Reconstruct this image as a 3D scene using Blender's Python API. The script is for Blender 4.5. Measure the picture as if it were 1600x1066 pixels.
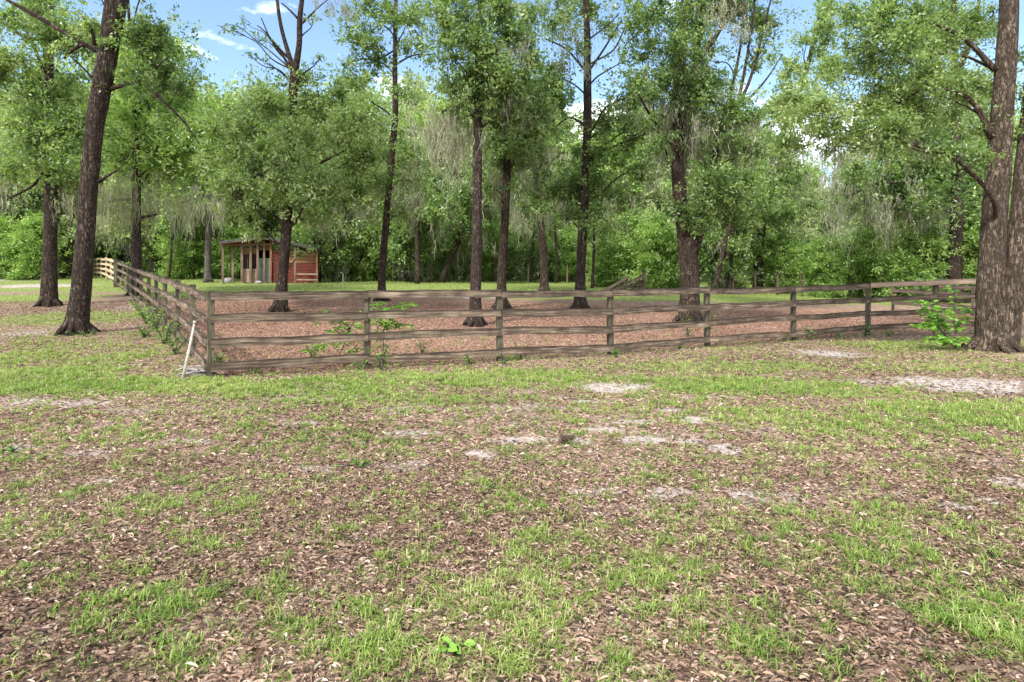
import bpy, math, random
import numpy as np
from mathutils import Vector, noise as mnoise

# ------------------------------------------------------------------ camera, sky, sun
R = math.radians
rng = np.random.default_rng(7)
random.seed(7)
scene = bpy.context.scene
for o in list(bpy.data.objects): bpy.data.objects.remove(o)
C = scene.collection

F, HY, EYE = 960.0, 436.0, 1.53          # focal length in photo pixels, horizon row, eye height
cam = bpy.data.cameras.new('camera'); cam_o = bpy.data.objects.new('camera', cam); C.objects.link(cam_o)
cam.sensor_width = 36; cam.lens = 36 * F / 1600; cam.shift_y = -(533 - HY) / 1600
cam.clip_start = 0.05; cam.clip_end = 2000
cam_o.location = (0, 0, EYE); cam_o.rotation_euler = (R(90), 0, 0)
scene.camera = cam_o

SUN_EL, SUN_AZ = R(50), R(212)             # azimuth clockwise from +Y: behind the camera, a little left
world = bpy.data.worlds.new('World'); scene.world = world; world.use_nodes = True
nt = world.node_tree; nt.nodes.clear()
def N(nt, t, **kw):
    n = nt.nodes.new(t)
    for k, v in kw.items(): setattr(n, k, v)
    return n
out = N(nt, 'ShaderNodeOutputWorld'); bg = N(nt, 'ShaderNodeBackground')
sky = N(nt, 'ShaderNodeTexSky', sky_type='NISHITA', sun_disc=False, sun_elevation=SUN_EL, sun_rotation=SUN_AZ)
sky.air_density = 1.0; sky.dust_density = 0.2; sky.ozone_density = 1.9
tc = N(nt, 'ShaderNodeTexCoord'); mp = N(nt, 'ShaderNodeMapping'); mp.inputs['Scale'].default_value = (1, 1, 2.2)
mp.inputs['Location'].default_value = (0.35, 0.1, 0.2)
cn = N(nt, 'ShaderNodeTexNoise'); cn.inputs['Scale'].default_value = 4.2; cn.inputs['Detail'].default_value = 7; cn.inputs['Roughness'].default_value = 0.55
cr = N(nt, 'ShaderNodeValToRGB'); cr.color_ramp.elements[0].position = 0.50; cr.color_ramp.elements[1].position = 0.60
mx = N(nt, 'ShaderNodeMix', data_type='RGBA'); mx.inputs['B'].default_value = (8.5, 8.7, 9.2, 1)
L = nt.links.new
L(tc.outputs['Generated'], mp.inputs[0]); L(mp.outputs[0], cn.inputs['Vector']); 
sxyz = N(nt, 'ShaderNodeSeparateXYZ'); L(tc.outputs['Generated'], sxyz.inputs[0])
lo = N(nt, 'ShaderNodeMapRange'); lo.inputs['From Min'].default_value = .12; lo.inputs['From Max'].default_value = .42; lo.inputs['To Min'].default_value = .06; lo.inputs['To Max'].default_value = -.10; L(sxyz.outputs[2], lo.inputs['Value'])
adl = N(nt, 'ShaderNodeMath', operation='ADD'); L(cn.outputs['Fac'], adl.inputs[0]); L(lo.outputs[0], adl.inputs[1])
bk = N(nt, 'ShaderNodeMapRange'); bk.inputs['From Min'].default_value = .72; bk.inputs['From Max'].default_value = .35; bk.inputs['To Min'].default_value = 0; bk.inputs['To Max'].default_value = .19; L(sxyz.outputs[1], bk.inputs['Value'])  # extra unseen clouds behind the camera and overhead, added for white fill light
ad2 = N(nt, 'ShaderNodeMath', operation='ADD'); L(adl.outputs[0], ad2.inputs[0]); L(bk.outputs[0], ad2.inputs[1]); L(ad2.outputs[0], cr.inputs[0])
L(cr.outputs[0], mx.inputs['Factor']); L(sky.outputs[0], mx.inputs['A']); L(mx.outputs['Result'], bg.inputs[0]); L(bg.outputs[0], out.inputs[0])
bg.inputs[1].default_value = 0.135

sun = bpy.data.lights.new('sun', 'SUN'); sun.energy = 3.4; sun.angle = R(7); sun.color = (1, 0.95, 0.86)
sun_o = bpy.data.objects.new('sun', sun); C.objects.link(sun_o)
sd = Vector((math.sin(SUN_AZ) * math.cos(SUN_EL), math.cos(SUN_AZ) * math.cos(SUN_EL), math.sin(SUN_EL)))
sun_o.rotation_euler = sd.to_track_quat('Z', 'Y').to_euler(); sun_o.location = (0, 0, 40)

vs = scene.view_settings
vs.view_transform = 'Standard'; vs.look = 'None'; vs.gamma = 1; vs.exposure = 1.17

# ------------------------------------------------------------------ helpers: places
def sstep(a, b, x): t = np.clip((x - a) / (b - a), 0, 1); return t * t * (3 - 2 * t)
def hash2(ix, iy, s):
    n = (ix.astype(np.int64) * 374761393 + iy.astype(np.int64) * 668265263 + s * 1442695041) & 0x7fffffff
    n = ((n ^ (n >> 13)) * 1274126177) & 0x7fffffff
    n = (n ^ (n >> 16)) & 0x7fffffff
    return n / float(0x7fffffff)
def vnoise(x, y, s=0):
    ix, iy = np.floor(x), np.floor(y); fx, fy = x - ix, y - iy
    fx = fx * fx * (3 - 2 * fx); fy = fy * fy * (3 - 2 * fy)
    a, b = hash2(ix, iy, s), hash2(ix + 1, iy, s); c, d = hash2(ix, iy + 1, s), hash2(ix + 1, iy + 1, s)
    return (a * (1 - fx) + b * fx) * (1 - fy) + (c * (1 - fx) + d * fx) * fy
def fbm(x, y, s=0, o=4):
    v = 0; a = 0.5; t = 0
    for k in range(o): v = v + a * vnoise(x * 2 ** k, y * 2 ** k, s + k * 17); t += a; a *= 0.55
    return v / t
def fence_y(x):                           # front line of the paddock and the line beyond which the land rises
    x = np.asarray(x, float)
    return 9.5 + 0.515 * (np.clip(x, -4.65, 18) + 4.65)
def ground(x, y):
    x = np.asarray(x, float); y = np.asarray(y, float)
    d = y - fence_y(x)
    h = 0.050 * np.where(d > 0, d * d / (d + 1.2), 0)
    cap = 1.62 + 0.55 * sstep(-10, -24, x) - 0.05 * sstep(4, 20, x)
    h = h / (1 + (h / cap) ** 4) ** 0.25
    h = h + 0.004 * np.clip(y - 55, 0, 400)
    return h + 0.05 * (fbm(x * 0.45, y * 0.45, 3) - 0.5) + 0.012 * (fbm(x * 3, y * 3, 5) - 0.5)
def at(px, py, Z): return Vector(((px - 800) / F * Z, Z, EYE + (HY - py) / F * Z))
def gxy(x, y): return Vector((x, y, float(ground(x, y))))
def on(px, Z): return gxy((px - 800) / F * Z, Z)        # ground point in that column at depth Z
def cast(px, py):                                       # ground point under a photo pixel
    zs = np.concatenate([np.linspace(1, 20, 600), np.linspace(20, 70, 700)])
    xs = (px - 800) / F * zs; h = EYE + (HY - py) / F * zs
    g = ground(xs, zs); i = np.argmax(h <= g)
    if not (h <= g).any(): i = len(zs) - 1
    return float(xs[i]), float(zs[i])

# ------------------------------------------------------------------ helpers: meshes
def mesh_np(name, V, faces, mat=None, attrs=None, smooth=False):
    """faces: list of arrays (n,k)"""
    me = bpy.data.meshes.new(name)
    V = np.asarray(V, np.float32)
    me.vertices.add(len(V)); me.vertices.foreach_set('co', V.ravel())
    faces = [np.asarray(f, np.int32) for f in faces if len(f)]
    loops = np.concatenate([f.ravel() for f in faces])
    tot = np.concatenate([np.full(len(f), f.shape[1], np.int32) for f in faces])
    st = np.concatenate([[0], np.cumsum(tot)[:-1]]).astype(np.int32)
    me.loops.add(len(loops)); me.loops.foreach_set('vertex_index', loops)
    me.polygons.add(len(tot)); me.polygons.foreach_set('loop_start', st); me.polygons.foreach_set('loop_total', tot)
    me.polygons.foreach_set('use_smooth', np.full(len(tot), bool(smooth)))
    for k, v in (attrs or {}).items():
        a = me.attributes.new(k, 'FLOAT', 'POINT'); a.data.foreach_set('value', np.asarray(v, np.float32))
    me.update(calc_edges=True)
    if mat: me.materials.append(mat)
    return me
def link(name, me, parent=None, loc=(0, 0, 0), rot=(0, 0, 0)):
    o = bpy.data.objects.new(name, me); C.objects.link(o); o.location = loc; o.rotation_euler = rot
    if parent: o.parent = parent
    return o
def tag(o, label, cat, group=None, kind=None):
    if label: o['label'] = label
    if cat: o['category'] = cat
    if group: o['group'] = group
    if kind: o['kind'] = kind
    return o
def thing(name, label, cat, loc, group=None, rot=(0, 0, 0)):
    return tag(link(name, None, None, loc, rot), label, cat, group)

class MB:                                  # collects tubes, boxes and ribbons, then builds one mesh
    def __init__(s): s.V = []; s.Q = []; s.T = []; s.n = 0; s.A = []
    def add(s, V, Q=(), T=(), a=0.0):
        V = np.asarray(V, float).reshape(-1, 3)
        if len(Q): s.Q.append(np.asarray(Q) + s.n)
        if len(T): s.T.append(np.asarray(T) + s.n)
        s.V.append(V); s.n += len(V); s.A.append(np.full(len(V), a) if np.isscalar(a) else a)
    def tube(s, P, rad, sides=8, bump=0.0, seed=0, cap=True, lobes=None):
        P = np.asarray([tuple(p) for p in P], float); rad = np.asarray(rad, float); n = len(P)
        T = np.gradient(P, axis=0); T /= np.linalg.norm(T, axis=1)[:, None] + 1e-9
        ref = np.array([0.0, 1.0, 0.0]) if abs(T[0][1]) < 0.8 else np.array([1.0, 0, 0])
        th = np.linspace(0, 2 * math.pi, sides, endpoint=False)
        U = ref - (T @ ref)[:, None] * T; U /= np.linalg.norm(U, axis=1)[:, None] + 1e-9
        W = np.cross(T, U)
        r = np.repeat(rad[:, None], sides, 1)
        if bump:
            ln = np.concatenate([[0], np.cumsum(np.linalg.norm(np.diff(P, axis=0), axis=1))])
            for i in range(n):
                for j in range(sides):
                    v = mnoise.noise((math.cos(th[j]) * 3.0 + seed, math.sin(th[j]) * 3.0, ln[i] * 0.9 + seed)) \
                        + 0.6 * mnoise.noise((math.cos(th[j]) * 7 + seed, math.sin(th[j]) * 7, ln[i] * 2.6))
                    r[i, j] *= 1 + bump * v
        if lobes is not None: r = r * lobes(th, P[:, 2])
        V = P[:, None, :] + r[:, :, None] * (np.cos(th)[None, :, None] * U[:, None, :] + np.sin(th)[None, :, None] * W[:, None, :])
        i, j = np.meshgrid(np.arange(n - 1), np.arange(sides), indexing='ij'); k = (j + 1) % sides
        Q = np.stack([i * sides + j, i * sides + k, (i + 1) * sides + k, (i + 1) * sides + j], -1).reshape(-1, 4)
        V = V.reshape(-1, 3); Tt = []
        if cap:
            V = np.vstack([V, P[0], P[-1]]); b = n * sides
            Tt = [(b, (j + 1) % sides, j) for j in range(sides)] + [(b + 1, (n - 1) * sides + j, (n - 1) * sides + (j + 1) % sides) for j in range(sides)]
        s.add(V, Q, Tt)
    def box(s, c, d, a=0.0):
        x, y, z = c; w, h, t = d[0] / 2, d[1] / 2, d[2] / 2
        V = [(x + i * w, y + j * h, z + k * t) for i in (-1, 1) for j in (-1, 1) for k in (-1, 1)]
        s.add(V, [(0, 1, 3, 2), (4, 6, 7, 5), (0, 4, 5, 1), (2, 3, 7, 6), (0, 2, 6, 4), (1, 5, 7, 3)], a=a)
    def mesh(s, name, mat, smooth=False):
        fs = []
        if s.Q: fs.append(np.vstack(s.Q))
        if s.T: fs.append(np.vstack(s.T))
        return mesh_np(name, np.vstack(s.V), fs, mat, {'tint': np.concatenate(s.A)}, smooth)

def unit(v): return v / (np.linalg.norm(v, axis=-1, keepdims=True) + 1e-9)
def leaf_quads(P, A, Nn, Ls, Ws):
    """rhombic leaves starting at P along A"""
    W = unit(np.cross(A, Nn)); n = len(P); Ls = np.asarray(Ls)[:, None]; Ws = np.asarray(Ws)[:, None]
    Nn2 = unit(np.cross(W, A))
    V = np.stack([P, P + A * Ls * .45 + W * Ws / 2 + Nn2 * Ls * .06, P + A * Ls, P + A * Ls * .45 - W * Ws / 2 + Nn2 * Ls * .06], 1).reshape(-1, 3)
    return V, np.arange(4 * n).reshape(n, 4)
def leaf_folded(P, A, Nn, Ls, Ws, curl=0.15):
    W = unit(np.cross(A, Nn)); n = len(P); Ls = np.asarray(Ls)[:, None]; Ws = np.asarray(Ws)[:, None]; Nn = unit(np.cross(W, A))
    up = Nn * Ls * curl
    V = np.stack([P, P + A * Ls * .30 + W * Ws * .46 + up, P + A * Ls * .72 + W * Ws * .36 + up * 1.1, P + A * Ls - up * .4,
                  P + A * Ls * .72 - W * Ws * .36 + up * 1.1, P + A * Ls * .30 - W * Ws * .46 + up, P + A * Ls * .5], 1).reshape(-1, 3)
    b = np.arange(n)[:, None] * 7
    Q = np.concatenate([b + [0, 1, 2, 6], b + [0, 6, 4, 5]]); T = np.concatenate([b + [6, 2, 3], b + [6, 3, 4]])
    return V, Q, T

# ------------------------------------------------------------------ materials
def mat_new(name):
    m = bpy.data.materials.new(name); m.use_nodes = True; t = m.node_tree; t.nodes.clear()
    o = N(t, 'ShaderNodeOutputMaterial'); return m, t, o
def ramp(t, stops, interp='LINEAR'):
    r = N(t, 'ShaderNodeValToRGB'); e = r.color_ramp.elements; r.color_ramp.interpolation = interp
    e[0].position, e[0].color = stops[0][0], (*stops[0][1], 1); e[1].position, e[1].color = stops[-1][0], (*stops[-1][1], 1)
    for p, c in stops[1:-1]: x = e.new(p); x.color = (*c, 1)
    return r
def mixc(t, fac, a, b, mode='MIX'):
    m = N(t, 'ShaderNodeMix', data_type='RGBA', blend_type=mode)
    for k, v in (('Factor', fac), ('A', a), ('B', b)):
        if isinstance(v, (int, float)): m.inputs[k].default_value = v
        elif isinstance(v, tuple): m.inputs[k].default_value = (*v, 1)
        else: t.links.new(v, m.inputs[k])
    return m.outputs['Result']
def math_(t, op, a, b=None, clamp=False):
    m = N(t, 'ShaderNodeMath', operation=op); m.use_clamp = clamp
    for i, v in enumerate((a, b)):
        if v is None: continue
        if isinstance(v, (int, float)): m.inputs[i].default_value = v
        else: t.links.new(v, m.inputs[i])
    return m.outputs[0]
def noise_(t, vec, scale, detail=4, rough=.55, dist=0):
    n = N(t, 'ShaderNodeTexNoise'); n.inputs['Scale'].default_value = scale; n.inputs['Detail'].default_value = detail
    n.inputs['Roughness'].default_value = rough; n.inputs['Distortion'].default_value = dist; t.links.new(vec, n.inputs['Vector']); return n
def mapping(t, src, sc): m = N(t, 'ShaderNodeMapping'); m.inputs['Scale'].default_value = sc; t.links.new(src, m.inputs[0]); return m.outputs[0]
def attr(t, n): a = N(t, 'ShaderNodeAttribute'); a.attribute_name = n; return a.outputs['Fac']

def leaf_mat(name, stops, transl=0.35, rough=0.45, spec=0.35):
    m, t, o = mat_new(name); l = t.links.new
    r = ramp(t, stops); l(attr(t, 'tint'), r.inputs[0])
    p = N(t, 'ShaderNodeBsdfPrincipled'); l(r.outputs[0], p.inputs['Base Color']); p.inputs['Roughness'].default_value = rough
    p.inputs['Specular IOR Level'].default_value = spec
    tr = N(t, 'ShaderNodeBsdfTranslucent')
    l(mixc(t, 1.0, r.outputs[0], (1.25, 1.3, .6), 'MULTIPLY'), tr.inputs[0])
    s = N(t, 'ShaderNodeMixShader'); s.inputs[0].default_value = transl; l(p.outputs[0], s.inputs[1]); l(tr.outputs[0], s.inputs[2]); l(s.outputs[0], o.inputs[0])
    return m
M_leaf = leaf_mat('oak_foliage', [(0, (.040, .080, .024)), (.35, (.115, .195, .056)), (.65, (.215, .315, .100)), (1, (.42, .49, .26))], .50, .36, .6)
M_lime = leaf_mat('young_foliage', [(0, (.060, .115, .026)), (.4, (.150, .260, .055)), (.75, (.255, .385, .10)), (1, (.42, .53, .22))], .48, .38, .5)
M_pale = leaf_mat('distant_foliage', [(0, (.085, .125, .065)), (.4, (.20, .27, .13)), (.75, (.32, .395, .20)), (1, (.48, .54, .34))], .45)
M_weed = leaf_mat('weed_leaf', [(0, (.05, .12, .022)), (.5, (.125, .27, .038)), (1, (.26, .45, .08))], .42)
M_grass = leaf_mat('grass_blade', [(0, (.055, .105, .020)), (.45, (.175, .275, .050)), (.8, (.31, .40, .10)), (1, (.50, .46, .26))], .35)
M_litter_red = leaf_mat('dry_leaf_reddish', [(0, (.038, .026, .021)), (.25, (.128, .078, .058)), (.55, (.305, .180, .133)), (.8, (.43, .28, .215)), (1, (.50, .40, .34))], .08, .75, .15)
M_moss = leaf_mat('spanish_moss', [(0, (.15, .15, .11)), (.5, (.31, .315, .24)), (1, (.50, .50, .40))], .35, .9, .1)
M_litter = leaf_mat('dry_leaf', [(0, (.035, .025, .020)), (.25, (.115, .075, .055)), (.55, (.285, .190, .138)), (.8, (.40, .29, .22)), (1, (.50, .41, .34))], .08, .75, .15)

def bark_mat(name, dark, mid, light, moss=(.20, .20, .15), sc=1.0, lichen=.60):
    m, t, o = mat_new(name); l = t.links.new
    tc = N(t, 'ShaderNodeTexCoord'); v = mapping(t, tc.outputs['Object'], (9 * sc, 9 * sc, 2.2 * sc))
    v = mapping(t, tc.outputs['Object'], (13 * sc, 13 * sc, 3.2 * sc))
    vo = N(t, 'ShaderNodeTexVoronoi', feature='DISTANCE_TO_EDGE'); vo.inputs['Scale'].default_value = 1.5
    n0 = noise_(t, v, 1.1, 5, .7); ad = N(t, 'ShaderNodeVectorMath', operation='MULTIPLY_ADD'); ad.inputs[1].default_value = (2.6, 2.6, 2.6)
    l(n0.outputs['Color'], ad.inputs[0]); l(v, ad.inputs[2]); l(ad.outputs[0], vo.inputs['Vector'])
    n1 = noise_(t, v, 1.6, 8, .72, .6); n2 = noise_(t, tc.outputs['Object'], 1.7, 4); n3 = noise_(t, tc.outputs['Object'], 14, 5, .7)
    h = math_(t, 'MULTIPLY', math_(t, 'MINIMUM', vo.outputs['Distance'], .25), 1.5)
    hh = math_(t, 'ADD', h, math_(t, 'MULTIPLY', n1.outputs['Fac'], 1.0))
    r = ramp(t, [(.42, dark), (.68, mid), (.98, light)]); l(hh, r.inputs[0])
    c1 = mixc(t, ramp_out(t, n2.outputs['Fac'], .42, .68), r.outputs[0], tuple(x * .78 for x in mid))
    lm = ramp_out(t, n3.outputs['Fac'], lichen, lichen + .06)
    c2 = mixc(t, math_(t, 'MULTIPLY', lm, .55), c1, moss)
    p = N(t, 'ShaderNodeBsdfPrincipled'); l(c2, p.inputs['Base Color']); p.inputs['Roughness'].default_value = .92; p.inputs['Specular IOR Level'].default_value = .15
    b = N(t, 'ShaderNodeBump'); b.inputs['Strength'].default_value = 1; b.inputs['Distance'].default_value = .05; l(hh, b.inputs['Height']); l(b.outputs[0], p.inputs['Normal'])
    l(p.outputs[0], o.inputs[0]); return m
def ramp_out(t, v, a, b):
    mr = N(t, 'ShaderNodeMapRange'); mr.inputs['From Min'].default_value = a; mr.inputs['From Max'].default_value = b; t.links.new(v, mr.inputs['Value']); return mr.outputs[0]
M_bark = bark_mat('oak_bark', (.010, .007, .006), (.044, .030, .023), (.18, .135, .105))
M_bark_warm = bark_mat('warm_oak_bark', (.016, .012, .009), (.082, .060, .044), (.27, .21, .16), (.30, .29, .25), .75, .60)
M_bark_pine = bark_mat('scaly_bark', (.010, .008, .007), (.050, .034, .028), (.21, .16, .135), (.24, .22, .19), 1.1, .60)
M_bark_grey = bark_mat('grey_bark', (.03, .026, .022), (.11, .095, .080), (.24, .22, .19), (.30, .31, .25), 1.2, .55)

def wood_mat(name, cols, stain, amt=.5, grey=None):
    m, t, o = mat_new(name); l = t.links.new
    tc = N(t, 'ShaderNodeTexCoord'); oi = N(t, 'ShaderNodeObjectInfo')
    off = N(t, 'ShaderNodeVectorMath', operation='MULTIPLY_ADD'); off.inputs[1].default_value = (1, 1, 1)
    cb = N(t, 'ShaderNodeCombineXYZ'); l(math_(t, 'MULTIPLY', oi.outputs['Random'], 37), cb.inputs[0]); l(math_(t, 'MULTIPLY', oi.outputs['Random'], 11), cb.inputs[2])
    l(tc.outputs['Object'], off.inputs[0]); l(cb.outputs[0], off.inputs[2])
    v = mapping(t, off.outputs[0], (1.2, 14, 26))
    n1 = noise_(t, v, 1.3, 6, .6, .6); n2 = noise_(t, off.outputs[0], 2.2, 4, .6); v3 = mapping(t, off.outputs[0], (3, 40, 70)); n3 = noise_(t, v3, 1, 3)
    r = ramp(t, cols); l(n1.outputs['Fac'], r.inputs[0])
    c = mixc(t, math_(t, 'MULTIPLY', ramp_out(t, n2.outputs['Fac'], .42, .66), amt), r.outputs[0], stain)
    br = math_(t, 'ADD', math_(t, 'MULTIPLY', oi.outputs['Random'], .35), .82)
    g = N(t, 'ShaderNodeVectorMath', operation='SCALE'); l(c, g.inputs[0]); l(br, g.inputs[3])
    # dark algae band along the weathered top edge of a board: attribute 'tint' is 1 there
    e = math_(t, 'MULTIPLY', attr(t, 'tint'), math_(t, 'ADD', math_(t, 'MULTIPLY', n2.outputs['Fac'], 2.2), .2), True)
    c2 = mixc(t, math_(t, 'MULTIPLY', e, .9), g.outputs[0], stain)
    p = N(t, 'ShaderNodeBsdfPrincipled'); l(c2, p.inputs['Base Color']); p.inputs['Roughness'].default_value = .88; p.inputs['Specular IOR Level'].default_value = .2
    b = N(t, 'ShaderNodeBump'); b.inputs['Strength'].default_value = .8; b.inputs['Distance'].default_value = .012
    l(math_(t, 'ADD', n1.outputs['Fac'], math_(t, 'MULTIPLY', n3.outputs['Fac'], .5)), b.inputs['Height']); l(b.outputs[0], p.inputs['Normal'])
    l(p.outputs[0], o.inputs[0]); return m
M_board = wood_mat('weathered_board', [(.36, (.050, .035, .024)), (.5, (.155, .115, .080)), (.64, (.31, .245, .178))], (.036, .027, .022), .75)
M_post = wood_mat('mossy_post', [(.36, (.035, .031, .020)), (.5, (.10, .088, .058)), (.64, (.20, .175, .12))], (.045, .040, .027), .7)
M_raw = wood_mat('new_pine_board', [(.25, (.36, .26, .15)), (.5, (.55, .42, .27)), (.8, (.66, .53, .36))], (.30, .24, .17), .35)
M_oldw = wood_mat('old_dark_board', [(.25, (.05, .035, .027)), (.5, (.11, .078, .060)), (.8, (.19, .14, .115))], (.03, .024, .02), .6)
M_red = wood_mat('red_stained_board', [(.35, (.07, .018, .013)), (.5, (.13, .032, .022)), (.68, (.19, .052, .035))], (.09, .03, .025), .4)
M_brown = wood_mat('cedar_board', [(.35, (.12, .060, .028)), (.5, (.22, .115, .052)), (.68, (.31, .18, .09))], (.12, .06, .04), .4)
M_tan = wood_mat('tan_board', [(.25, (.24, .17, .12)), (.5, (.38, .28, .21)), (.8, (.46, .35, .27))], (.16, .11, .08), .4)
M_spost = wood_mat('shed_post', [(.35, (.09, .06, .04)), (.5, (.17, .12, .085)), (.68, (.27, .20, .15))], (.10, .07, .05), .4)
M_teal = wood_mat('teal_board', [(.25, (.14, .17, .15)), (.5, (.24, .29, .26)), (.8, (.34, .38, .34))], (.12, .10, .08), .4)
M_white = wood_mat('pale_weathered_pole', [(.3, (.24, .21, .165)), (.5, (.38, .35, .30)), (.7, (.48, .45, .39))], (.24, .20, .16), .5)
M_grey = wood_mat('bleached_debris', [(.3, (.15, .14, .12)), (.5, (.30, .28, .26)), (.7, (.45, .43, .41))], (.18, .15, .13), .5)
def plain(name, col, rough=.6, metal=0):
    m, t, o = mat_new(name); p = N(t, 'ShaderNodeBsdfPrincipled'); tc = N(t, 'ShaderNodeTexCoord')
    n = noise_(t, tc.outputs['Object'], 6, 5); c = mixc(t, n.outputs['Fac'], tuple(x * .7 for x in col), tuple(min(1, x * 1.25) for x in col))
    t.links.new(c, p.inputs['Base Color']); p.inputs['Roughness'].default_value = rough; p.inputs['Metallic'].default_value = metal
    t.links.new(p.outputs[0], o.inputs[0]); return m
M_roof = plain('galvanised_roofing', (.055, .068, .065), .7, .2)
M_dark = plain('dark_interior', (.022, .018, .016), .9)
M_rock = plain('grey_rock', (.22, .20, .19), .9)
M_cone = plain('pine_cone_scale', (.075, .05, .035), .8)
M_palm = leaf_mat('palmetto_frond', [(0, (.05, .09, .04)), (1, (.12, .18, .08))], .2)

# ------------------------------------------------------------------ ground masks
def patches(spec):
    res = []
    for cx, cy, rx, ry, s in spec:
        x, z = cast(cx, cy); _, z0 = cast(cx, cy + ry); _, z1 = cast(cx, cy - ry)
        res.append((x, z, rx / F * z, max(.06, (z1 - z0) / 2), s))
    return res
SAND = patches([(70, 630, 110, 9, .8), (200, 643, 60, 6, .6), (285, 689, 70, 6, .75), (460, 662, 55, 8, .6), (640, 678, 50, 5, .9), (757, 711, 34, 10, 1), (820, 689, 60, 5, .95),
    (905, 690, 26, 7, 1.2), (970, 606, 60, 8, 1.1), (960, 612, 35, 4, 1), (1078, 657, 34, 8, 1.3), (1045, 642, 26, 4, 1), (1005, 688, 44, 6, 1.1), (1135, 704, 24, 8, 1.1), (940, 672, 45, 4, .9), (1070, 690, 30, 5, .8),
    (640, 730, 44, 9, .85), (490, 735, 55, 9, .8), (170, 752, 36, 9, .75), (940, 770, 60, 9, .8), (1055, 771, 60, 14, .95), (1165, 774, 40, 13, .95), (1237, 776, 26, 10, .8), (960, 800, 100, 22, .45),
    (1500, 602, 150, 12, 1.1), (1460, 606, 60, 6, .8), (1600, 757, 50, 12, 1), (1555, 725, 60, 16, .6), (1497, 795, 40, 6, 1), (1545, 782, 30, 8, .9), (1290, 553, 55, 6, 1.0), (130, 709, 40, 7, .7), (60, 745, 50, 9, .5),
    (30, 700, 40, 9, .6), (820, 640, 160, 5, .5), (920, 628, 40, 3, .9), (1100, 622, 60, 4, .6), (990, 660, 60, 3, .8), (880, 622, 30, 2, .9), (340, 975, 60, 22, .4), (40, 1000, 60, 25, .4), (590, 838, 50, 12, .35),
    (50, 521, 70, 7, .6), (60, 447, 100, 4, .9), (30, 437, 60, 2.5, 1), (700, 463, 80, 3, 1), (230, 480, 60, 6, .5), (620, 462, 60, 3, .7), (850, 655, 240, 18, .30), (700, 745, 120, 16, .35), (150, 665, 170, 16, .3), (1250, 585, 60, 5, .4), (540, 620, 60, 4, .5), (35, 590, 40, 4, .5)])
GRASS = patches([(200, 603, 330, 17, 1.1), (60, 588, 140, 18, 1.0), (480, 606, 200, 20, 1.0), (760, 592, 260, 18, .9), (1120, 603, 230, 17, 1.0), (1120, 575, 200, 14, .6), (600, 625, 300, 12, .7), (300, 640, 130, 10, .4),
    (110, 497, 150, 13, 1.1), (40, 466, 140, 8, 1.0), (60, 444, 150, 6, 1.1), (40, 560, 90, 14, .8), (180, 560, 90, 12, .7), (100, 540, 100, 12, .5), (230, 545, 60, 16, .4), (1430, 540, 150, 12, .75), (1280, 520, 130, 8, .6), (1500, 575, 200, 10, .55), (1330, 612, 160, 14, .8), (1500, 640, 200, 18, .85),
    (1170, 655, 170, 22, .7), (1350, 665, 220, 25, .6), (960, 640, 90, 12, .6), (1560, 660, 90, 18, .9), (1080, 720, 160, 16, .35), (640, 640, 120, 10, .5), (560, 690, 160, 14, .4), (1250, 830, 350, 70, .5), (950, 900, 250, 60, .6),
    (850, 850, 120, 30, .5), (1430, 900, 200, 80, .6), (1550, 960, 150, 100, .9), (1100, 980, 250, 80, .6), (700, 960, 200, 70, .65), (620, 1020, 300, 60, .65), (250, 950, 160, 50, .65), (160, 900, 90, 25, .5), (300, 790, 110, 28, .6), (420, 840, 120, 25, .35),
    (330, 860, 80, 20, .45), (60, 830, 80, 22, .45), (850, 1030, 300, 50, .6), (100, 660, 90, 8, .35), (470, 690, 90, 10, .4), (760, 640, 60, 8, .4), (140, 710, 130, 16, .15), (820, 980, 100, 30, .7), (0, 780, 90, 30, .4)])
def fieldsum(x, y, spec, nx):
    v = np.zeros_like(x)
    for cx, cz, rx, rz, s in spec:
        q = np.sqrt(((x - cx) / rx) ** 2 + ((y - cz) / rz) ** 2)
        v = np.maximum(v, s * sstep(1.35, .35, q + nx))
    return v
def masks(x, y):
    x = np.asarray(x, float); y = np.asarray(y, float)
    n = (fbm(x * 1.6, y * 2.4, 11, 5) - .5) * 2.0; n2 = (fbm(x * 4.5, y * 6, 31, 4) - .5) * 1.6
    sand = fieldsum(x, y, SAND, n * .55 + n2 * .45)
    g = fieldsum(x, y, GRASS, n * .4 + n2 * .3)
    bare = .50 * sstep(.08, .6, (fbm(x * .8, y * 1.5, 61, 5) - .5) * 2.2 + n2 * .25) * sstep(3.0, 4.5, y) * sstep(11, 7.5, y)
    sand = np.maximum(sand, bare)
    # the paddock floor is leaf litter; beyond it and at the far left runs an open lawn
    left = x < fence_left_x(y)
    inside = (y > fence_y(x)) & ~left
    lawn = sstep(25, 28, y + n * 1.5 - .10 * x) * sstep(56, 50, y)
    lawn_l = sstep(27, 31, y + n * 2)
    base = .21 + .40 * sstep(.1, .6, n + .4 * n2) * sstep(0, 1, y / 4)
    g = np.maximum(g, base)
    edge = sstep(-.2, .6, y - fence_y(x))
    g = np.where(inside, g * (1 - edge) + edge * np.maximum(lawn * 1.1, .10 + .3 * sstep(.35, .8, n)), g)
    g = np.where(left & (y > 9.5), np.maximum(g, np.maximum(lawn_l * 1.1, .45 * sstep(-.1, .5, n))), g)
    g = g * (1 - .85 * np.clip(sand, 0, 1))
    return np.clip(g, 0, 1.1), np.clip(sand, 0, 1), inside
LEFT_PX = [331, 301, 278, 257.4, 244, 232.5, 221, 211.5, 204.5, 199.6, 192, 185]
LEFT_Z = [9.4 + 2.145 * k for k in range(12)]
LEFT_X = [(p - 800) / F * z for p, z in zip(LEFT_PX, LEFT_Z)]
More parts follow.
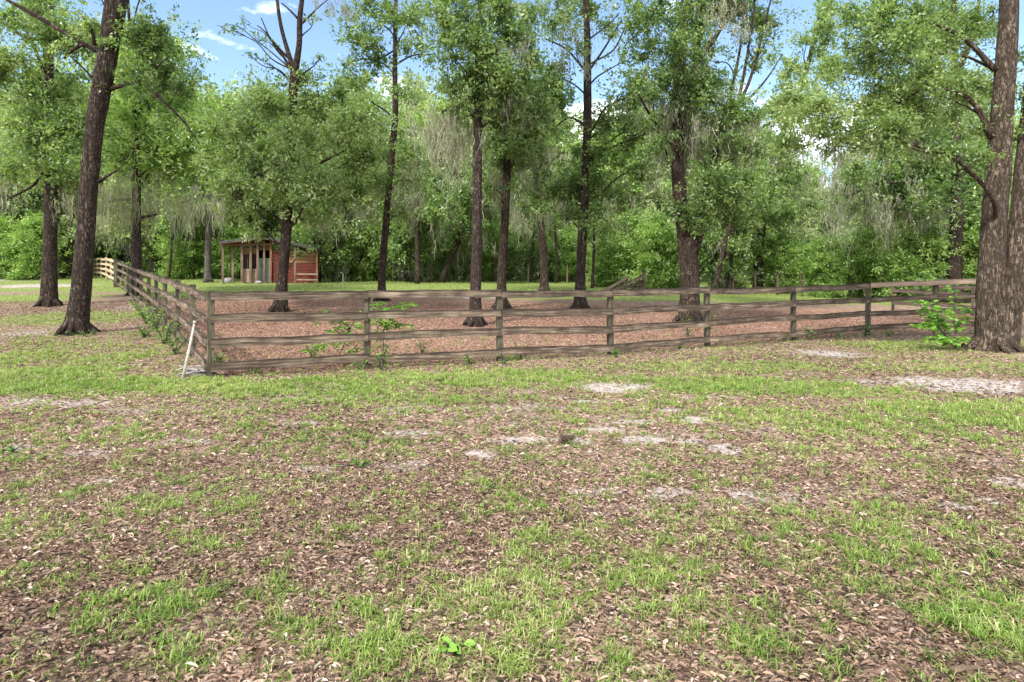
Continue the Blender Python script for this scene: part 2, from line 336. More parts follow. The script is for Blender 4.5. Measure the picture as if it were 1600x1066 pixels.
def fence_left_x(y): return np.interp(y, LEFT_Z, LEFT_X, left=-99)

# ------------------------------------------------------------------ ground sheet
def axis(lo, hi, c0, c1, st, g):
    a = list(np.arange(c0, c1, st)); s = st; v = c1
    while v < hi: a.append(v); s *= g; v += s
    a.append(hi); s = st; v = c0 - st; b = []
    while v > lo: b.append(v); s *= g; v -= s
    b.append(lo); return np.array(b[::-1] + a)
gx = axis(-260, 260, -7, 8, .075, 1.035); gy = axis(-40, 420, 1.6, 13, .06, 1.022)
X, Y = np.meshgrid(gx, gy); shp = X.shape; xf, yf = X.ravel(), Y.ravel()
gm, sm_, ins = masks(xf, yf)
V = np.stack([xf, yf, ground(xf, yf)], 1)
i, j = np.meshgrid(np.arange(shp[0] - 1), np.arange(shp[1] - 1), indexing='ij'); w = shp[1]
Q = np.stack([i * w + j, i * w + j + 1, (i + 1) * w + j + 1, (i + 1) * w + j], -1).reshape(-1, 4)
m, t, o = mat_new('ground'); l = t.links.new
tc = N(t, 'ShaderNodeTexCoord'); ob = tc.outputs['Object']
v1 = N(t, 'ShaderNodeTexVoronoi'); v1.inputs['Scale'].default_value = 26; v1.inputs['Randomness'].default_value = 1
wv = noise_(t, ob, 9, 2); ad = N(t, 'ShaderNodeVectorMath', operation='MULTIPLY_ADD'); ad.inputs[1].default_value = (.12, .12, .12)
l(wv.outputs['Color'], ad.inputs[0]); l(mapping(t, ob, (1, 1.6, 1)), ad.inputs[2]); l(ad.outputs[0], v1.inputs['Vector'])
sp = N(t, 'ShaderNodeSeparateColor'); l(v1.outputs['Color'], sp.inputs[0])
rl = ramp(t, [(0, (.050, .032, .024)), (.3, (.15, .088, .062)), (.6, (.28, .165, .115)), (.85, (.37, .24, .175)), (1, (.42, .33, .27))]); l(sp.outputs[0], rl.inputs[0])
soiln = noise_(t, ob, 3.0, 8, .65); soil = ramp(t, [(.35, (.075, .056, .045)), (.65, (.25, .205, .175))]); l(soiln.outputs['Fac'], soil.inputs[0])
litter = mixc(t, .62, soil.outputs[0], rl.outputs[0])
fine = noise_(t, ob, 60, 3, .7); sandc = ramp(t, [(.3, (.19, .16, .14)), (.52, (.34, .305, .28)), (.72, (.50, .47, .44))])
sandn = noise_(t, ob, 7, 8, .7); l(sandn.outputs['Fac'], sandc.inputs[0])
grc = ramp(t, [(.3, (.075, .125, .024)), (.55, (.15, .215, .045)), (.8, (.27, .31, .10))]); l(mixc(t, .5, fine.outputs['Fac'], sp.outputs[1]), grc.inputs[0])
brk = noise_(t, ob, 14, 6, .75)
def soft(a, lo, hi, k): return ramp_out(t, math_(t, 'ADD', a, math_(t, 'MULTIPLY', math_(t, 'SUBTRACT', brk.outputs['Fac'], .5), k)), lo, hi)
litter = mixc(t, attr(t, 'paddock'), litter, mixc(t, 1.0, litter, (1.08, .94, .89), 'MULTIPLY'))
c = mixc(t, soft(attr(t, 'sand'), .22, .95, 1.0), litter, sandc.outputs[0])
c = mixc(t, math_(t, 'MULTIPLY', soft(attr(t, 'grass'), .30, .85, 1.1), .85), c, grc.outputs[0])
p = N(t, 'ShaderNodeBsdfPrincipled'); l(c, p.inputs['Base Color']); p.inputs['Roughness'].default_value = .95; p.inputs['Specular IOR Level'].default_value = .1
b = N(t, 'ShaderNodeBump'); b.inputs['Strength'].default_value = .9; b.inputs['Distance'].default_value = .02
l(math_(t, 'ADD', math_(t, 'MULTIPLY', v1.outputs['Distance'], .8), math_(t, 'ADD', brk.outputs['Fac'], math_(t, 'MULTIPLY', fine.outputs['Fac'], .3))), b.inputs['Height'])
l(b.outputs[0], p.inputs['Normal']); l(p.outputs[0], o.inputs[0])
go = link('ground', mesh_np('ground', V, [Q], m, {'grass': gm, 'sand': sm_, 'paddock': ins.astype(float) * sstep(27, 24, yf)}, True)); go['kind'] = 'structure'

# ------------------------------------------------------------------ leaf litter and grass scattered over the ground
def scatter(n, z0, z1, p, half=1.0):      # depth density ~ Z^p
    u = rng.random(n); z = (z0 ** (p + 1) + u * (z1 ** (p + 1) - z0 ** (p + 1))) ** (1 / (p + 1))
    return (rng.random(n) * 2 - 1) * half * z, z
def rand_axis(n, tilt):
    th = rng.random(n) * 2 * math.pi; e = rng.normal(0, tilt, n)
    return np.stack([np.cos(th) * np.cos(e), np.sin(th) * np.cos(e), np.sin(e)], 1)
parts_V = []; parts_Q = []; parts_T = []; parts_a = []; nb = 0; pad = {'V': [], 'Q': [], 'T': [], 'a': [], 'n': 0}
for n, z0, z1, pw, sz in ((170000, 1.5, 5.2, 1, .74), (320000, 5.2, 24, 0, 1.0)):
    x, y = scatter(n, z0, z1, pw); g, s, ins = masks(x, y)
    keep = rng.random(n) < np.clip(1.08 - .42 * g - .80 * s + .1 * fbm(x * 3, y * 3, 9), .03, 1)
    x, y, g, ins = x[keep], y[keep], g[keep], ins[keep]; n = len(x)
    P = np.stack([x, y, ground(x, y) + .004 + rng.random(n) * .012], 1)
    A = rand_axis(n, .25); Nn = unit(np.stack([rng.normal(0, .45, n), rng.normal(0, .45, n), np.ones(n)], 1))
    Ls = (rng.random(n) ** 1.5 * .036 + .017) * sz; thin = rng.random(n) < .45; Ls = np.where(thin, Ls * 1.5, Ls); Ws = Ls * np.where(thin, .09, .26 + .26 * rng.random(n))
    V, Q, T = leaf_folded(P, A, Nn, Ls, Ws, .14)
    zone = fbm(x * .5, y * .5, 77)
    tt = np.clip(rng.normal(.49, .28, n) + (zone - .5) * .7 - .12 * sstep(4, 1.8, y), 0, 1)
    for D, sel in ((None, ~ins), (pad, ins)):
        k = int(sel.sum())
        if not k: continue
        V2 = V.reshape(n, 7, 3)[sel].reshape(-1, 3); b7 = np.arange(k)[:, None] * 7
        Q2 = np.concatenate([b7 + [0, 1, 2, 6], b7 + [0, 6, 4, 5]]); T2 = np.concatenate([b7 + [6, 2, 3], b7 + [6, 3, 4]]); a2 = np.repeat(tt[sel], 7)
        if D is None: parts_V.append(V2); parts_Q.append(Q2 + nb); parts_T.append(T2 + nb); parts_a.append(a2); nb += len(V2)
        else: D['V'].append(V2); D['Q'].append(Q2 + D['n']); D['T'].append(T2 + D['n']); D['a'].append(a2); D['n'] += len(V2)
me = mesh_np('fallen_leaves', np.vstack(pad['V']), [np.vstack(pad['Q']), np.vstack(pad['T'])], M_litter_red, {'tint': np.concatenate(pad['a'])})
tag(link('fallen_leaves', me), 'reddish-brown leaf litter covering the floor of the fenced paddock', 'fallen leaves', kind='stuff')
me = mesh_np('fallen_leaves', np.vstack(parts_V), [np.vstack(parts_Q), np.vstack(parts_T)], M_litter, {'tint': np.concatenate(parts_a)})
tag(link('fallen_leaves', me), 'brown and pinkish dry oak leaves littering the yard in front of the fence', 'fallen leaves', kind='stuff')

def blades(P, A, Ls, Ws, lean):           # curved 3-segment blades
    n = len(P); up = np.array([0, 0, 1.0]); W = unit(np.cross(A, up)) * Ws[:, None]; L_ = Ls[:, None]; ln = lean[:, None]
    p1 = P + up * L_ * .45 + A * L_ * .15 * ln; p2 = P + up * L_ * (.85 - .2 * ln) + A * L_ * .45 * ln; p3 = P + up * L_ * (1 - .45 * ln) + A * L_ * .85 * ln
    V = np.stack([P - W / 2, P + W / 2, p1 - W / 2, p1 + W / 2, p2 - W * .35, p2 + W * .35, p3], 1).reshape(-1, 3)
    b = np.arange(n)[:, None] * 7
    return V, np.concatenate([b + [0, 1, 3, 2], b + [2, 3, 5, 4]]), b + [4, 5, 6]
parts_V = []; parts_Q = []; parts_T = []; parts_a = []; nb = 0
for n, z0, z1, pw, nbl, sz in ((42000, 1.5, 5.5, 1, 10, .9), (140000, 5.5, 15, 0, 8, .9), (40000, 15, 48, .3, 5, 1.4)):
    x, y = scatter(n, z0, z1, pw); g, s, ins = masks(x, y)
    tuft = fbm(x * 7, y * 7, 41, 3)
    keep = rng.random(n) < np.clip(g ** 1.2 * (.22 + .85 * sstep(.42, .66, tuft)), 0, 1)
    x, y, g = x[keep], y[keep], g[keep]; n = len(x)
    size = rng.random(n); bx = np.repeat(x, nbl) + rng.normal(0, .018 * sz, n * nbl); by = np.repeat(y, nbl) + rng.normal(0, .018 * sz, n * nbl)
    k = n * nbl; P = np.stack([bx, by, ground(bx, by)], 1); A = rand_axis(k, 0)
    Ls = (.024 + .066 * np.repeat(size * (.5 + .7 * np.clip(g, 0, 1)), nbl) * (.5 + rng.random(k))) * sz
    V, Q, T = blades(P, A, Ls, (.0022 + .0036 * rng.random(k)) * sz * (1.0 if z0 < 5 else 1.5), .45 + 1.1 * rng.random(k))
    tt = np.clip(np.repeat(rng.normal(.48, .15, n) + (fbm(x * .7, y * .7, 90) - .5) * .5 + .12 * sstep(6, 10, y), nbl) + rng.normal(0, .13, k) + (rng.random(k) < .08) * .4, 0, 1)
    parts_V.append(V); parts_Q.append(Q + nb); parts_T.append(T + nb); parts_a.append(np.repeat(tt, 7)); nb += len(V)
me = mesh_np('grass', np.vstack(parts_V), [np.vstack(parts_Q), np.vstack(parts_T)], M_grass, {'tint': np.concatenate(parts_a)})
tag(link('grass', me), 'short patchy green grass growing through the leaf litter', 'grass', kind='stuff')

# ------------------------------------------------------------------ fences
def board(p0, p1, h, th, mat, nseg=10, seed=0, warp=.008):
    """one sawn board from p0 to p1 (centres of its ends); local x runs along it"""
    p0, p1 = Vector(p0), Vector(p1); d = p1 - p0; ln = d.length
    V = []; a = []; Q = []
    for i in range(nseg + 1):
        u = i / nseg; x = (u - .5) * ln
        e1 = warp * mnoise.noise((seed * 3.1, u * 3, 0)); e2 = warp * 1.2 * mnoise.noise((seed * 1.7, u * 4, 5)) ; e3 = .35 * warp * mnoise.noise((seed, u * 17, 9))
        for (yy, zz, tt) in ((-th / 2, -h / 2, .25), (th / 2, -h / 2, .25), (th / 2, h / 2 * .36, 0), (th / 2, h / 2, 1), (-th / 2, h / 2, 1), (-th / 2, h / 2 * .36, 0)):
            V.append((x, yy + e1, zz + e2 + (e3 if zz > h * .45 else 0) + (mnoise.noise((seed * 2.3, u * 11, 2)) * .35 * warp if zz < 0 else 0))); a.append(tt)
        if i: 
            b = 6 * (i - 1)
            for k in range(6): Q.append((b + k, b + (k + 1) % 6, b + 6 + (k + 1) % 6, b + 6 + k))
    e = 6 * nseg; Q += [(0, 5, 2, 1), (5, 4, 3, 2), (e, e + 1, e + 2, e + 5), (e + 5, e + 2, e + 3, e + 4)]
    me = mesh_np('rail', V, [np.array(Q)], mat, {'tint': a})
    rot = (d.to_track_quat('X', 'Z')).to_euler(); return me, (p0 + p1) / 2, rot
def post_mesh(h, w, mat, seed=0, lean=0.0):
    b = MB(); n = 7; V = []; 
    for i in range(n):
        u = i / (n - 1); z = -.12 + u * (h + .12)
        for sx, sy in ((-1, -1), (1, -1), (1, 1), (-1, 1)):
            V.append((sx * w / 2 + .004 * mnoise.noise((seed, z * 4, sx)), sy * w / 2 + .004 * mnoise.noise((seed, z * 4, sy + 5)), z))
    Q = [(4 * i + k, 4 * i + (k + 1) % 4, 4 * i + 4 + (k + 1) % 4, 4 * i + 4 + k) for i in range(n - 1) for k in range(4)] + [(0, 3, 2, 1), (4 * n - 4, 4 * n - 3, 4 * n - 2, 4 * n - 1)]
    # local x must run along the grain for the wood material, so the post is modelled lying and turned up
    V = [(z, y, -x) for x, y, z in V]; t_ = [0.0] * (4 * n); t_[-4:] = [1.0] * 4; t_[4:8] = [.9] * 4
    return mesh_np('post', V, [np.array(Q)], mat, {'tint': t_})
def run_fence(root, pts, heights, side, matb, matp, post_h, postw=.10, bh=.14, bt=.028, sag=0.0, seed=0, jit=.02, posts=True, skip=()):
    """pts: post feet. side: unit-ish offset direction towards the face that carries the boards"""
    o0 = root.location
    for k, p in enumerate(pts):
        if posts and k not in skip:
            r = link('post', post_mesh(post_h, postw, matp, seed + k), root, p - o0, (random.uniform(-.015, .015), -math.pi / 2 + random.uniform(-.02, .02), 0))
            d = (pts[min(k + 1, len(pts) - 1)] - pts[max(k - 1, 0)]); r.rotation_euler.rotate_axis('X', 0)
            r.rotation_euler = (0, -math.pi / 2 + random.uniform(-.012, .012), math.atan2(d.y, d.x))
    for k in range(len(pts) - 1):
        d = (pts[k + 1] - pts[k]).normalized(); nrm = Vector((d.y, -d.x, 0)).normalized() * side
        for q, h in enumerate(heights):
            j0, j1 = random.uniform(-jit, jit), random.uniform(-jit, jit)
            a = pts[k] + Vector((0, 0, h + j0)) + nrm * (postw / 2 + bt / 2 + .004) + d * .003
            b = pts[k + 1] + Vector((0, 0, h + j1)) + nrm * (postw / 2 + bt / 2 + .004) - d * .003
            me, c, rot = board(a, b, bh * random.uniform(.94, 1.05), bt, matb, 14, seed + k * 7 + q * 3.3, .022)
            link('rail', me, root, c - o0, rot)
HT = [.205, .575, .93, 1.285]
# front run: posts read off along the paddock's front edge (column, height of post in the photo, foot row)
FR = [(329, 137, 592), (574, 124, 578), (781, 115, 567), (954, 106, 559), (1105, 95.5, 545), (1239, 86, 533), (1356, 78.5, 522), (1462, 79.5, 519), (1562, 81, 517), (1665, 83, 516)]
fpts = []
for px, hp, fy in FR:
    Z = 1.36 * F / hp; p = on(px, Z); p.z = EYE + (HY - fy) / F * Z; fpts.append(p)
LR = list(fpts)
root = thing('board_fence', 'weathered four-board fence along the front of the paddock, facing the camera', 'fence', tuple(fpts[0]), 'board fences of the paddock')
run_fence(root, fpts[:7], HT, 1, M_board, M_post, 1.36, seed=3)
M_lower = M_board
root2 = thing('board_fence', 'fence run with a newer pale top rail, passing behind the double oak', 'fence', tuple(fpts[6]), 'board fences of the paddock')
pr = [fpts[6] + Vector((.01, 0, 0))] + [p for p in fpts[7:]]
run_fence(root2, pr, [.20, .56, .93], 1, M_board, M_post, 1.30, seed=50, skip=(0,))
run_fence(root2, [p + Vector((0, -.05, .04)) for p in pr], [1.30], 1, M_tan, M_post, 1.3, seed=61, posts=False)
# left run going back from the corner post
lp = [fpts[0]] + [on(px, z) for px, z in zip(LEFT_PX[1:], LEFT_Z[1:])]
tops = [451.6, 445, 438.5, 432.7, 428.8, 425, 421, 418, 415.4, 413.5, 411, 409]
for k in range(1, 12): lp[k].z = EYE + (HY - tops[k]) / F * LEFT_Z[k] - 1.355
root3 = thing('board_fence', 'long grey board fence run receding from the corner post towards the far left', 'fence', tuple(lp[0]), 'board fences of the paddock')
run_fence(root3, lp, HT, -1, M_board, M_post, 1.36, seed=90, skip=(0,), jit=.015)
# far run of newer boards, sagging
fr = [lp[-1]]
for k, (px, z, top) in enumerate([(180, 36, 406.5), (173.5, 39, 404.5), (166, 42.5, 403), (158, 46, 402.8), (151.5, 50, 404.5), (147, 54, 406)]):
    p = on(px, z); p.z = EYE + (HY - top) / F * z - 1.36; fr.append(p)
root4 = thing('board_fence', 'far stretch of pale new pine boards with wavy rails, behind the leaning oak', 'fence', tuple(fr[0]), 'board fences of the paddock')
run_fence(root4, fr, [.25, .60, .95, 1.29], -1, M_raw, M_raw, 1.38, seed=130, jit=.05, bh=.16, skip=(0,))
root4b = None
link('gate_post', post_mesh(1.50, .17, M_post, 5), root4, Vector((.0, -.22, -.02)), (0, -math.pi / 2, .3))
# old dark fence far behind on the right
bf = [on(px, z) for px, z in ((1395, 25.5), (1460, 24.6), (1520, 24.0), (1585, 23.3), (1650, 22.6))]
root5 = thing('old_fence', 'low dark rotting rail fence in the undergrowth behind the double oak', 'fence', tuple(bf[0]))
run_fence(root5, bf, [.35, .85, 1.1], 1, M_oldw, M_oldw, 1.2, seed=170, jit=.08)
bf = [on(px, z) for px, z in ((1145, 34), (1215, 33.5), (1290, 33), (1365, 32.5))]
root6 = thing('old_fence', 'dark wire and post fence overgrown by bushes behind the right side of the paddock', 'fence', tuple(bf[0]))
for k, p in enumerate(bf + [(bf[i] + bf[i + 1]) / 2 for i in range(3)]): link('post', post_mesh(1.25, .09, M_oldw, k), root6, p - root6.location, (0, -math.pi / 2, .2))
for h in (.35, .75, 1.15):
    b = MB(); b.tube([p - root6.location + Vector((0, -.06, h + .02 * math.sin(k * 2))) for k, p in enumerate(bf)], [.008] * 4, 5); link('wire', b.mesh('wire', M_oldw), root6)

# tumbled panel of old boards past the fence
pp = on(975, 30)
root = thing('broken_fence_panel', 'collapsed stack of grey boards leaning on a stump beyond the paddock', 'fence panel', tuple(pp))
for k, (a, b_) in enumerate([((-1.1, .1, .05), (.9, -.1, .95)), ((-.9, .25, .02), (1.0, .1, .72)), ((-.7, .3, .0), (1.05, .2, .45)), ((-1.2, 0, .12), (.2, -.2, .95))]):
    me, c, rot = board(a, b_, .15, .03, M_oldw if k % 2 else M_board, 8, 200 + k); link('board', me, root, c, rot)
for x in (1.0, -.55): link('post', post_mesh(1.25 if x > 0 else .5, .14, M_oldw, 9), root, (x, .1, 0), (0, -math.pi / 2, .3))

# ------------------------------------------------------------------ white pole and debris at the corner
x0, z0 = cast(284, 597); pw0 = gxy(x0, z0)
top = at(304, 505, z0 + .42)
root = thing('pole', 'thin white pole leaning against the fence corner', 'pole', tuple(pw0))
b = MB(); b.tube([(0, 0, -.02), tuple((top - pw0) * .5 + Vector((.006, 0, .0))), tuple(top - pw0)], [.021, .020, .017], 10); link('pole_shaft', b.mesh('pole_shaft', M_white, True), root)
b = MB(); b.tube([tuple(top - pw0 - Vector((0, 0, .02))), tuple(top - pw0 + Vector((.005, 0, .035)))], [.026, .024], 10); link('end_cap', b.mesh('end_cap', M_white, True), root)
x0, z0 = cast(305, 587)
root = thing('debris_pile', 'small heap of bleached sticks and bark beside the white pole', 'debris', tuple(gxy(x0, z0)))
for k in range(34):
    a = random.uniform(-.7, .7); r = random.uniform(.10, .30); c = Vector((random.uniform(-.16, .16), random.uniform(-.12, .16), .02 + random.uniform(0, .11))); d = Vector((math.cos(a), math.sin(a), random.uniform(-.12, .15))) * r / 2
    if k % 3: me, cc, rot = board(c - d, c + d, .035, .018, M_grey, 4, 300 + k, .015); link('stick', me, root, cc, rot)
    else:
        b = MB(); b.tube([c - d, c + Vector((0, 0, .012)), c + d], [.012, .014, .008], 6); link('stick', b.mesh('stick', M_grey), root)

# ------------------------------------------------------------------ sticks, pine cone
def stick(px0, py0, px1, py1, r, label, mat=M_spost):
    a = gxy(*cast(px0, py0)); c = gxy(*cast(px1, py1)); n = 6; P = []
    for i in range(n):
        u = i / (n - 1); p = a.lerp(c, u) - a; q = a.lerp(c, u); p.z = float(ground(q.x, q.y)) - a.z + .02 + random.uniform(-.004, .008)
        p += Vector((random.uniform(-1, 1), random.uniform(-1, 1), 0)) * (c - a).length * .025; P.append(p)
    b = MB(); b.tube(P, [r * (1 - .5 * i / (n - 1)) for i in range(n)], 6)
    q = P[3]; b.tube([q, q + Vector((.35 * (P[5] - P[3]).y, .3 * (P[5] - P[3]).length, .02))], [r * .5, r * .3], 5)
    o = link('twig', b.mesh('twig', mat), None, a); tag(o, label, 'twig', 'twigs lying on the ground')
stick(470, 852, 556, 860, .010, 'long twig lying flat on the leaves left of the picture centre')
stick(645, 950, 668, 930, .009, 'short pinkish twig among the grass tufts near the bottom centre')
stick(1108, 962, 1164, 985, .007, 'thin pale twig in bare litter at the bottom right of centre')
stick(1490, 1060, 1530, 1054, .014, 'stout pale twig at the bottom right corner')
stick(330, 915, 372, 903, .008, 'slender grey twig on the litter in the lower left')
stick(655, 738, 690, 722, .008, 'dark twig beside a sandy patch in the middle of the yard', M_oldw)
stick(395, 726, 410, 722, .016, 'stubby dark twig on the litter left of the sandy patches', M_oldw)
x0, z0 = cast(885, 694)
root = thing('pine_cone', 'dark pine cone lying on pale sand in the middle of the yard', 'pine cone', (x0, z0, float(ground(x0, z0)) + .045), rot=(0, R(80), .15))
b = MB(); b.tube([(0, 0, -.075), (0, 0, -.03), (0, 0, .04), (0, 0, .09)], [.012, .026, .022, .005], 8); link('core', b.mesh('core', M_cone), root)
P = []; A = []
for k in range(90):
    u = k / 90; th = k * 2.4; P.append((math.cos(th) * .018, math.sin(th) * .018, -.07 + u * .15)); A.append((math.cos(th), math.sin(th), .25 + u))
P = np.array(P); A = unit(np.array(A)); u = np.arange(90) / 90
V, Q, T = leaf_folded(P, A, np.tile([0, 0, 1.0], (90, 1)), .040 * (1 - .6 * u), .032 * (1 - .5 * u), .1)
link('scales', mesh_np('scales', V, [Q, T], M_cone, {'tint': np.zeros(len(V))}), root)

# ------------------------------------------------------------------ shed
sp_ = on(349, 37.5); S = F / 37.5; sz = EYE + (HY - 436.0) / S; base = Vector(((378 - 800) / S, 37.5, min(sz, float(ground((378 - 800) / S, 37.5)))))
shed = thing('shed', 'small open-fronted wooden shed with red lower wall and metal roof under the trees', 'shed', tuple(base), rot=(0, 0, R(15))); shed.scale = (.94, 1, 1)
def sx(px): return (px - 378) / S
def szz(py): return (436 - py) / S
def part(name, boxes, mat, parent=shed, rot=(0, 0, 0)):
    b = MB()
    for c, d in boxes: b.box(c, d)
    return link(name, b.mesh(name, mat), parent)
def vpost(px, top, y, w, mat):              # post as lying-grain mesh
    h = szz(top); link('post', post_mesh(h, w, mat, px), shed, (sx(px), y, 0), (0, -math.pi / 2, 0))
for px, tp, y, mt in ((349, 377, 0, M_spost), (362.5, 375, .3, M_spost), (378, 373.5, 0, M_spost), (391.5, 371, 0, M_spost), (402.5, 371, -.05, M_spost), (412.5, 369, 0, M_spost), (423, 369, 0, M_brown), (463, 381, -.75, M_spost), (497, 383, -.1, M_brown), (349, 374, 3.1, M_spost)):
    vpost(px, tp, y, .135 if px < 403 else .12, mt)
def planks(x0, x1, z0, z1, y, mat, hgt=.18, vertical=False, name='wall', seed=0, yaw_dx=0):
    """clapboard panel: boards stepped a few mm"""
    bb = MB(); 
    if not vertical:
        n = max(1, round((z1 - z0) / hgt)); h = (z1 - z0) / n
        for i in range(n): bb.box(((x0 + x1) / 2, y + (.006 if i % 2 else 0), z0 + (i + .5) * h), (x1 - x0 - .01 * (i % 3), .03, h - .012))
    else:
        n = max(1, round((x1 - x0) / hgt)); h = (x1 - x0) / n
        for i in range(n): bb.box((x0 + (i + .5) * h, y + (.006 if i % 2 else 0), (z0 + z1) / 2), (h - .012, .03, z1 - z0 - .02 * (i % 2)))
    return link(name, bb.mesh(name, mat), shed)
planks(sx(378), sx(402), .05, szz(413), .12, M_tan)
planks(sx(378), sx(402), szz(390), szz(380), .12, M_brown)
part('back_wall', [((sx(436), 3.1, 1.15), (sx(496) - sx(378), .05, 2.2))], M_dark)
part('side_wall', [((sx(378), 1.7, 1.1), (.05, 2.7, 2.0))], M_brown); part('side_wall', [((sx(496), 1.6, 1.05), (.05, 2.9, 2.0))], M_brown)
part('floor', [((sx(437), 1.6, .03), (sx(494) - sx(380), 2.9, .05))], M_oldw)
gr = [((sx(380 + k * 2.9), .13, (szz(413) + szz(390)) / 2), (.035, .03, szz(390) - szz(413))) for k in range(8)]
part('window_bars', gr, M_oldw)
planks(sx(403), sx(424), .04, szz(396), .14, M_teal, .16, True)
planks(sx(403), sx(424), szz(384), szz(372), .14, M_brown)
planks(sx(424.5), sx(497), .02, szz(404), .10, M_red, .2)
planks(sx(424.5), sx(497), szz(403.5), szz(383), .10, M_brown, .2)
door = planks(sx(427), sx(438), .05, szz(386), .05, M_red, .14, True, 'door')
link('door_handle', (lambda b: (b.tube([(sx(436.5), -.0, 1.0), (sx(436.5), -.02, 1.15)], [.015, .015], 6), b.mesh('door_handle', M_dark))[1])(MB()), door)
for z in (szz(430), szz(421)):
    me, c, rot = board((sx(463), -.75, z), (sx(499), -.6, z - .02), .09, .04, M_tan, 4, z); link('pen_rail', me, shed, c, rot)
# gabled metal roof, ridge running back, eaves at different heights
ex0, ex1, rx = sx(345), sx(497.5), sx(412); z0_, z1_, zr = szz(372.5), szz(380.5), szz(363.5)
def roof_side(xa, za, xb, zb, name):
    n = 26; b = MB(); V = []; Q = []
    for i in range(n + 1):
        pass
    ys = np.linspace(-.45, 3.5, 60); top_, bot = [], []
    for k, y in enumerate(ys):
        c = .022 * math.sin(k * math.pi / 2)
        for (x, z) in ((xa, za), (xb, zb)): top_.append((x, y, z + .03 + c)); bot.append((x, y, z - .02 + c))
    V = top_ + bot; o_ = len(top_)
    for k in range(59):
        Q += [(2 * k, 2 * k + 1, 2 * k + 3, 2 * k + 2), (o_ + 2 * k, o_ + 2 * k + 2, o_ + 2 * k + 3, o_ + 2 * k + 1), (2 * k, 2 * k + 2, o_ + 2 * k + 2, o_ + 2 * k), (2 * k + 1, o_ + 2 * k + 1, o_ + 2 * k + 3, 2 * k + 3)]
    Q += [(0, o_, o_ + 1, 1), (118, 119, o_ + 119, o_ + 118)]
    b.add(V, Q); return link(name, b.mesh(name, M_roof), shed)
roof_side(ex0, z0_, rx - .003, zr, 'roof'); roof_side(rx + .003, zr, ex1, z1_, 'roof')
for a, c_ in (((ex0, -.43, z0_ - .07), (rx - .02, -.43, zr - .07)), ((rx + .02, -.43, zr - .07), (ex1, -.43, z1_ - .07))):
    me, c, rot = board(a, c_, .10, .04, M_oldw, 6, 5); link('fascia', me, shed, c, rot)
for y in np.linspace(-.3, 3.3, 6):
    me, c, rot = board((ex0 + .05, y, z0_ - .10), (rx - .03, y, zr - .10), .12, .05, M_brown, 4, y); link('rafter', me, shed, c, rot)
me, c, rot = board((sx(346), 0, szz(377)), (sx(424), 0, szz(374)), .14, .06, M_brown, 4, 77); link('beam', me, shed, c, rot)
def rock(name, label, cat, p, s, seed, mat=M_rock):
    b = MB(); V = []; n = 8; m_ = 12
    for i in range(n + 1):
        ph = math.pi * i / n
        for j in range(m_):
            th = 2 * math.pi * j / m_; d = Vector((math.sin(ph) * math.cos(th), math.sin(ph) * math.sin(th), math.cos(ph))); r = 1 + .35 * mnoise.noise(d * 1.7 + Vector((seed, 0, 0)))
            V.append((d.x * s[0] * r, d.y * s[1] * r, d.z * s[2] * r + s[2] * .6))
    Q = [(i * m_ + j, i * m_ + (j + 1) % m_, (i + 1) * m_ + (j + 1) % m_, (i + 1) * m_ + j) for i in range(n) for j in range(m_)]
    b.add(V, Q); o = link(name, b.mesh(name, mat, True), None, p); tag(o, label, cat); return o
rock('rock', 'grey rock lying under the open porch of the shed', 'rock', on(355, 38), (.45, .3, .2), 3)
rock('rock', 'small dark rock in front of the shed half wall', 'rock', on(404, 36.9), (.22, .18, .12), 8)
# hooked white stake beside the shed
ps = on(536, 36)
b = MB(); b.tube([(0, 0, 0), (0, 0, .5), (.0, 0, .62), (-.06, 0, .72), (-.13, 0, .74), (-.17, 0, .69)], [.025, .022, .02, .02, .018, .016], 6)
tag(link('stake', b.mesh('stake', M_white), None, ps), 'short hooked white stake on the lawn right of the shed', 'stake')
b = MB(); b.tube([(0, 0, 0), (0.02, 0, .7), (.01, 0, 1.3)], [.03, .03, .025], 7)
tag(link('stake', b.mesh('stake', M_spost), None, on(825, 41)), 'thin brown upright stake on the far lawn behind the middle of the fence', 'stake')
b = MB(); b.tube([(0, 0, 0), (0.02, 0, .7), (.01, 0, 1.4)], [.06, .06, .055], 7)
tag(link('stake', b.mesh('stake', M_spost), None, on(886, 43)), 'stub of a grey-brown post at the wood edge left of the tall dark oak', 'stake')

